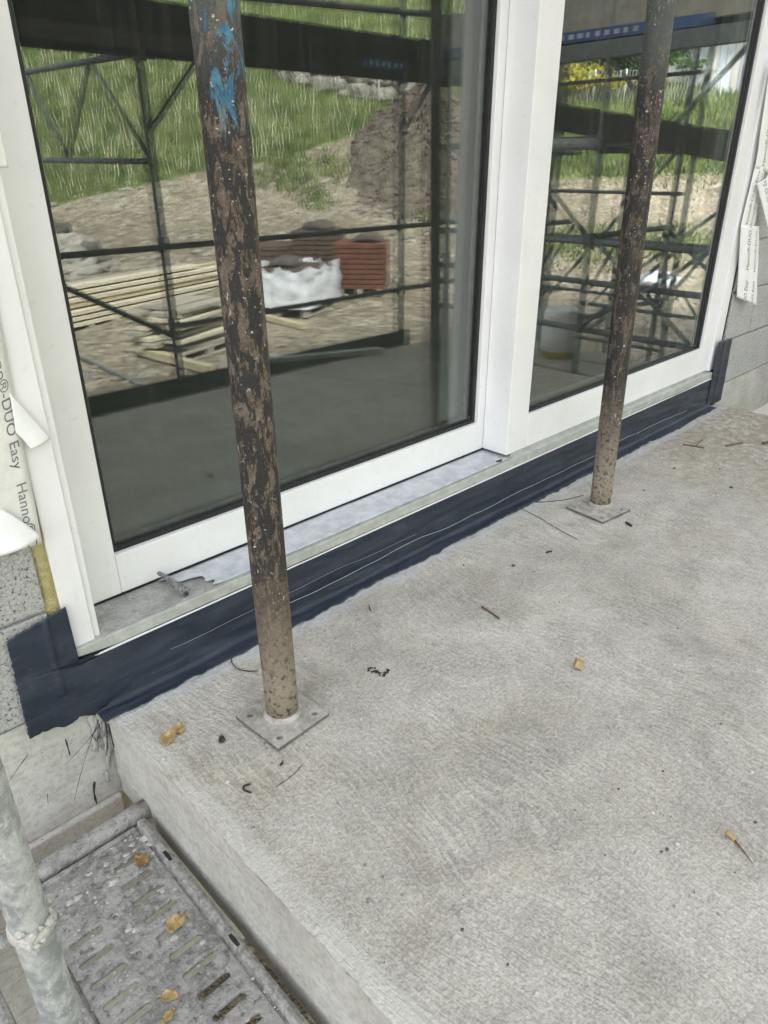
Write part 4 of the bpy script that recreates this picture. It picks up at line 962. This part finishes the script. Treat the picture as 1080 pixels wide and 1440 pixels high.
# brick pallets
def tile_stack(c, rz, nx, ny, nz, bx3, mat, label, cat, top=None):
    root = thing('brick_pallet', c, label, cat); c = Vector(c)
    Mr = Matrix.Rotation(rz, 3, 'Z')
    m = MB()
    for y in (-.35, 0, .35):
        m.box(-.55, .55, y - .05, y + .05, 0, .1, Matrix.Translation(c) @ Mr.to_4x4())
    m.build('pallet_base', 'board_grey', root)
    me_ = None; lx_, ly_, lz_ = bx3
    for k_ in range(nz):
        for i in range(nx):
            for j in range(ny):
                if 0 < i < nx - 1 and 0 < j < ny - 1 and k_ < nz - 1: continue
                loc = Mr @ Vector(((i - (nx - 1) / 2) * (lx_ + .006) + random.uniform(-.004, .004), (j - (ny - 1) / 2) * (ly_ + .006), .102 + k_ * (lz_ + .014)))
                if me_ is None:
                    mb_ = MB(); mb_.box(-lx_ / 2, lx_ / 2, -ly_ / 2, ly_ / 2, 0, lz_); mb_.v = [tuple(Vector(v) + c) for v in mb_.v]
                    o = mb_.build('brick', mat, root, bevel=.006); me_ = o.data; mod = True
                else:
                    o = o.copy(); COL.objects.link(o); o.parent = root
                o.location = loc; o.rotation_euler = (0, 0, rz + random.uniform(-.01, .01))
    return root, .102 + nz * (lz_ + .014)
def tile_bundle(c, rz, label, n=9):
    root = thing('tile_bundle', c, label, 'roof tiles', 'tile bundles on the pallets')
    for i in range(n):
        m = MB(); prof = [(-.17, .0), (-.13, .03), (-.07, .05), (0, .055), (.07, .05), (.13, .03), (.17, 0)]
        Mx = Matrix.Translation(c) @ Matrix.Rotation(rz, 4, 'Z')
        m.grid(lambda u, v: tuple(Mx @ Vector((-.3 + i * .07 + .02 * v, prof[int(round(u * 6))][0] * 1.5, .005 + prof[int(round(u * 6))][1] * 2.6 * (.2 + .8 * v) - .0))), 6, 3)
        m.build('tile', 'tile_dark', root, True, solid=.014)
    return root
def at_ground(px, py): q = hit(px, py); return (q.x, q.y, q.z - .01)
rzp = rad(-40)
c = at_ground(512, 410); r_, h_ = tile_stack(c, rzp, 4, 4, 9, (.25, .22, .072), 'brick_red', 'red brick stack on a pallet beside the film-wrapped pallet', 'brick stack')
tile_bundle((c[0] + .05, c[1] + .1, c[2] + h_), rzp, 'bundle of dark curved roof tiles lying on the red brick stack')
c = at_ground(452, 388); r_, h_ = tile_stack(c, rzp, 4, 4, 9, (.25, .22, .072), 'brick_brown', 'dark brown brick stack on a pallet behind the red brick stack', 'brick stack')
tile_bundle((c[0], c[1], c[2] + h_), rzp + .2, 'bundle of dark curved roof tiles lying on the brown brick stack')
c = at_ground(385, 392); r_, h_ = tile_stack(c, rzp, 4, 4, 6, (.25, .22, .082), 'brick_brown', 'low brown brick stack half hidden behind the wrapped pallet', 'brick stack')
c = at_ground(418, 436); pallet(c, rzp + .25, 1.4, 1.1, 'pallet carrying the white film-wrapped load')
def wrapf(u, v):
    a = 2 * math.pi * u; cx_, sy_ = math.cos(a), math.sin(a); k_ = max(abs(cx_), abs(sy_)) ** .85; x = .72 * cx_ / k_; y = .56 * sy_ / k_
    z = .13 + .60 * v; f_ = 1 + .055 * fbm((u * 14, v * 3, 2), 1.7, 3) + .05 * (1 - v) + (.03 * math.sin(u * 70) if v > .85 else 0)
    if v > .85: z += .10 * fbm((u * 9, 0, 3), 2, 2) * (v - .85) / .15
    p = Matrix.Rotation(rzp + .25, 3, 'Z') @ Vector((x * f_, y * f_, z)); return (p.x + c[0], p.y + c[1], p.z + c[2])
root = thing('wrapped_load', (c[0], c[1], c[2] + .13), 'white plastic film-wrapped load standing on its pallet', 'wrapped load')
m = MB(); m.grid(wrapf, 72, 12); m.build('film_wrap', 'wrap_film', root, True)
m = MB(); Mw = Matrix.Translation((c[0], c[1], c[2])) @ Matrix.Rotation(rzp + .25, 4, 'Z'); m.box(-.6, .6, -.46, .46, .14, .70, Mw); m.build('load', 'brick_brown', root)
tile_bundle((c[0] - .1, c[1] - .1, c[2] + .71), rzp, 'bundle of dark curved roof tiles on the film-wrapped load')
# rubble at the left, big stones
rs = random.Random(21)
for i, (px, py, r) in enumerate(((82, 336, .34), (95, 352, .30), (112, 362, .32), (128, 366, .26), (78, 365, .30), (140, 378, .2), (100, 378, .28), (152, 384, .16), (120, 385, .22), (66, 350, .3))):
    q = hit(px, py); m = MB(); m.blob((q.x, q.y, q.z + r * .35), (r * rs.uniform(1, 1.5), r, r * .8), .5, i + 30, 3)
    tag(m.build('boulder', 'rock_dark' if i in (0, 3, 5) else 'rock', None, True), 'rough grey boulder in the rubble heap behind the timber stack', 'boulder', 'boulders of the rubble heap')
m = MB()
for i in range(900):
    px, py = rs.uniform(60, 640), rs.uniform(255, 545); q = hit(px, py); d_ = math.hypot(q.x, q.y); r = rs.uniform(.015, .055) * (1 + (d_ > 12) * .8) * (1.5 if rs.random() < .06 else 1)
    m.blob((q.x, q.y, q.z + r * .2), (r * 1.3, r, r * .7), .5, i, 1)
for i in range(250):
    px, py = rs.uniform(780, 1000), rs.uniform(250, 490); q = hit(px, py, YGR); r = rs.uniform(.02, .07); m.blob((q.x, q.y, q.z + r * .2), (r * 1.3, r, r * .7), .5, i, 1)
o = stuff(m.build('loose_stones', 'rock', None, True)); tag(o, 'loose pale stones scattered over the bare building ground', 'stones')
# soil mound
c = hit(612, 290); R_ = 3.7
fw = Vector((c.x, c.y - 3, 0)).normalized(); mc = c + fw * 2.4; print('mound', c, c.length)
def mound(u, v):
    a = 2 * math.pi * u; rr = R_ * v; x = mc.x + rr * math.cos(a) * 1.0; y = mc.y + rr * math.sin(a); k_ = max(0, 1 - v) ** 1.35
    h_ = 2.25 * k_ * (1 + .4 * fbm((x, y, 3), .6, 3)) + .22 * fbm((x, y, 9), 2.2, 4) * (1 - v * .5)
    return (x, y, terr(x, y) * .75 + mc.z * .25 + h_ * (1 if v < .98 else 0) - .06 * v)
m = MB(); m.grid(mound, 190, 80); tag(m.build('soil_mound', 'soil', None, True), 'heap of dug brown soil in front of the dry stone wall', 'soil heap')
m = MB()
for i in range(1500):
    u, v = rs.random(), rs.random() ** .6; q = Vector(mound(u, min(1.1, v * 1.12))); r = rs.uniform(.02, .09); m.blob(q, (r * 1.2, r, r * .8), .5, i, 1)
o = stuff(m.build('soil_clods', 'soil', None, True)); tag(o, 'loose clods of brown soil on the slope of the heap', 'soil clods')
# dry stone wall on the meadow
def wall_line(pxs, yg, hgt, name, label):
    pts = []
    for (a, b) in zip(pxs, pxs[1:]):
        for t in range(6): pts.append(hit(a[0] + (b[0] - a[0]) * t / 6, a[1] + (b[1] - a[1]) * t / 6, yg))
    m = MB(); k_ = 0
    for a, b in zip(pts, pts[1:]):
        d = b - a; n = max(2, int(d.length / .45))
        for i in range(n):
            for j in range(3):
                p = a.lerp(b, (i + .5 * (j % 2)) / n); r = rs.uniform(.75, 1.15); k_ += 1
                m.blob(p + Vector((rs.uniform(-.06, .06), rs.uniform(-.06, .06), hgt * (j + .4) / 3)), (.30 * r, .26 * r, hgt / 4.6 * r), .35, k_ % 37, 1)
    o = m.build(name, 'drystone', None, False); return tag(stuff(o), label, 'stone wall')
wall_line([(395, 112), (450, 128), (500, 140), (545, 148), (620, 160)], YGL, 1.5, 'dry_stone_wall', 'grey dry stone wall crossing the meadow above the soil heap')
q = hit(533, 152); m = MB(); m.tube([q, q + Vector((0, 0, 1.5))], .04, 8); tag(m.build('marker_post', 'post_pale', None, True), 'thin white marker post standing before the dry stone wall', 'post')
# grass blades and stalks
def blades(n, region, hgt, wid, mat, name, label, seed, yg=YGL):
    rg = random.Random(seed); vs, fs = [], []
    cnt = 0
    while cnt < n:
        x0_, x1_, y0_, y1_ = region; px, py = rg.uniform(x0_, x1_), rg.uniform(y0_, y1_); q = hit_fast(px, py, yg)
        if q is None: continue
        x, y = q[0] + rg.uniform(-.4, .4), q[1] + rg.uniform(-.4, .4)
        if grassy(x, y) < .5: continue
        z = terr(x, y); h_ = hgt * rg.uniform(.5, 1.3); a = rg.uniform(0, 6.28); ca, sa = math.cos(a) * wid, math.sin(a) * wid; lx_, ly_ = rg.uniform(-.3, .3) * h_, rg.uniform(-.3, .3) * h_
        o = len(vs); vs += [(x - ca, y - sa, z - .02), (x + ca, y + sa, z - .02), (x + lx_, y + ly_, z + h_)]; fs.append((o, o + 1, o + 2)); cnt += 1
    m = MB(); m.v, m.f = vs, fs; o = stuff(m.build(name, mat, None, False, fix=False)); return tag(o, label, 'grass')
HC = {}
def hit_fast(px, py, yg):
    k_ = (int(px / 6), int(py / 4), yg)
    if k_ not in HC: HC[k_] = tuple(hit(px, py, yg))
    return HC[k_]
blades(60000, (0, 700, -60, 300), .24, .022, 'grass_blade', 'meadow_grass', 'long green meadow grass on the slope mirrored in the sliding sash', 1)
blades(2600, (0, 700, -60, 290), .6, .013, 'grass_stalk', 'meadow_stalks', 'pale dry stalks standing in the meadow grass', 2)
blades(12000, (760, 1080, 60, 260), .22, .04, 'grass_blade', 'meadow_grass', 'green grass below the fence mirrored in the fixed pane', 3, YGR)
# weeds on the bare ground
vs, fs = [], []
for cx_, cy_, n, rx_, ry_ in ((430, 246, 260, 44, 16), (405, 262, 220, 26, 8), (470, 240, 160, 24, 14), (395, 232, 250, 20, 7), (445, 285, 200, 22, 9), (360, 258, 150, 20, 8), (600, 300, 200, 20, 30)):
    for _ in range(n):
        q = hit_fast(rs.gauss(cx_, rx_ * .5), rs.gauss(cy_, ry_ * .5), YGL); x, y = q[0] + rs.uniform(-.35, .35), q[1] + rs.uniform(-.35, .35); z = terr(x, y); a = rs.uniform(0, 6.28); h_ = rs.uniform(.08, .24); wv = .035
        o = len(vs); vs += [(x - math.cos(a) * wv, y - math.sin(a) * wv, z), (x + math.cos(a) * wv, y + math.sin(a) * wv, z), (x + rs.uniform(-.1, .1), y + rs.uniform(-.1, .1), z + h_)]; fs.append((o, o + 1, o + 2))
for _ in range(3500):
    q = hit_fast(rs.uniform(775, 1000), rs.choice([rs.gauss(235, 12), rs.gauss(345, 14)]), YGR); x, y = q[0] + rs.uniform(-.35, .35), q[1] + rs.uniform(-.35, .35); z = terr(x, y); a = rs.uniform(0, 6.28); h_ = rs.uniform(.06, .2); wv = .03
    o = len(vs); vs += [(x - math.cos(a) * wv, y - math.sin(a) * wv, z), (x + math.cos(a) * wv, y + math.sin(a) * wv, z), (x + rs.uniform(-.1, .1), y + rs.uniform(-.1, .1), z + h_)]; fs.append((o, o + 1, o + 2))
m = MB(); m.v, m.f = vs, fs; tag(stuff(m.build('weeds', 'grass_blade', None, fix=False)), 'green weeds growing in patches on the bare ground', 'weeds')
# shrubs
def shrub(name, px, py, yg, rad3, n, size, mat, label, lift=.9):
    q = hit(px, py, yg); root = thing(name, q, label, 'shrub'); rg = random.Random(px); vs, fs = [], []
    cl = [Vector((rg.gauss(0, .45), rg.gauss(0, .45), rg.uniform(-.6, .9))) for _ in range(14)]
    for _ in range(n):
        c_ = rg.choice(cl); d = Vector((rg.gauss(0, 1), rg.gauss(0, 1), rg.gauss(0, 1))).normalized() * rg.uniform(.1, .42)
        p = c_ + d; p = Vector((p.x * rad3[0], p.y * rad3[1], max(.03, (p.z * .5 + .5) * rad3[2] * lift))) + q
        a = Vector((rg.gauss(0, 1), rg.gauss(0, 1), rg.gauss(0, 1))).normalized() * size; b = a.cross(Vector((rg.gauss(0, 1), rg.gauss(0, 1), rg.gauss(0, 1)))).normalized() * size * .5
        o = len(vs); vs += [p - a, p + b, p + a, p - b]; fs.append((o, o + 1, o + 2, o + 3))
    m = MB(); m.v, m.f = [tuple(v) for v in vs], fs; m.build('foliage', mat, root, fix=False)
    m = MB()
    for i in range(5): m.tube([q, q + Vector((rg.uniform(-.3, .3) * rad3[0], rg.uniform(-.3, .3) * rad3[1], rad3[2] * .6))], [.05, .015], 6)
    m.build('stem', 'bark', root); return root
shrub('forsythia_bush', 833, 140, YGR, (1.9, 1.9, 1.1), 3000, .09, 'forsythia', 'bright yellow flowering bush by the wire fence')
shrub('evergreen_bush', 868, 128, YGR, (1.5, 1.5, 2.4), 3500, .11, 'hedge_leaf', 'dark evergreen bush behind the yellow flowering bush')
shrub('leafy_bush', 925, 120, YGR, (1.6, 1.6, 2.2), 3000, .10, 'shrub_leaf', 'mid green leafy bush between evergreen and white shed')
shrub('evergreen_bush', 1015, 100, YGR, (1.8, 1.8, 2.6), 3000, .11, 'hedge_leaf', 'dark evergreen bush growing behind the white shed')
q = hit(925, 404, YGR); m = MB(); m.blob(q + Vector((0, 0, .12)), (.42, .3, .18), .3, 5, 3); tag(m.build('plastic_sack', 'shed_white', None, True), 'pale blue plastic sack lying on the ground beyond the end scaffold', 'sack')
# wire fence along the meadow foot
fpts = [hit(px, 146, YGR) for px in (790, 833, 876, 920, 965, 1010)]
fence = thing('wire_fence', fpts[0], 'pale wire mesh fence with posts below the bushes', 'fence')
for p in fpts: m = MB(); m.tube([p, p + Vector((0, 0, 1.0))], .035, 8); m.build('fence_post', 'post_pale', fence, True)
m = MB()
for a, b in zip(fpts, fpts[1:]):
    for i in range(10):
        t = i / 10; m.tube([a.lerp(b, t) + Vector((0, 0, .05)), a.lerp(b, min(1, t + .1)) + Vector((0, 0, .95))], .008, 4); m.tube([a.lerp(b, min(1, t + .1)) + Vector((0, 0, .05)), a.lerp(b, t) + Vector((0, 0, .95))], .008, 4)
    for hh in (.05, .95): m.tube([a + Vector((0, 0, hh)), b + Vector((0, 0, hh))], .01, 4)
m.build('wire_mesh', 'wire', fence)
# shed
q = hit(995, 124, YGR); sh = thing('garden_shed', q, 'small white and blue boarded shed on the meadow edge', 'shed'); v_ = Vector((-q.x, 3 - q.y, 0)).normalized(); rz = math.atan2(v_.y, v_.x) - math.pi / 2 + .25
Mx = Matrix.Translation(q) @ Matrix.Rotation(rz, 4, 'Z')
for i in range(12): m = MB(); m.box(-1.5 + i * .25, -1.5 + i * .25 + .235, -.02, .03, -.3, 1.5, Mx); m.build('wall_board', 'shed_white' if i % 3 else 'post_pale', sh)
m = MB(); m.box(-1.49, 1.49, -1.6, -.03, -.6, 1.5, Mx); m.build('shed_body', 'shed_white', sh)
m = MB(); m.add([tuple(Mx @ Vector(p)) for p in ((-1.7, .3, 1.5), (1.7, .3, 1.5), (1.7, -.8, 2.1), (-1.7, -.8, 2.1), (-1.7, -1.9, 1.5), (1.7, -1.9, 1.5))], [(0, 1, 2, 3), (3, 2, 5, 4)]); m.build('roof', 'roof_dark', sh, solid=.06)
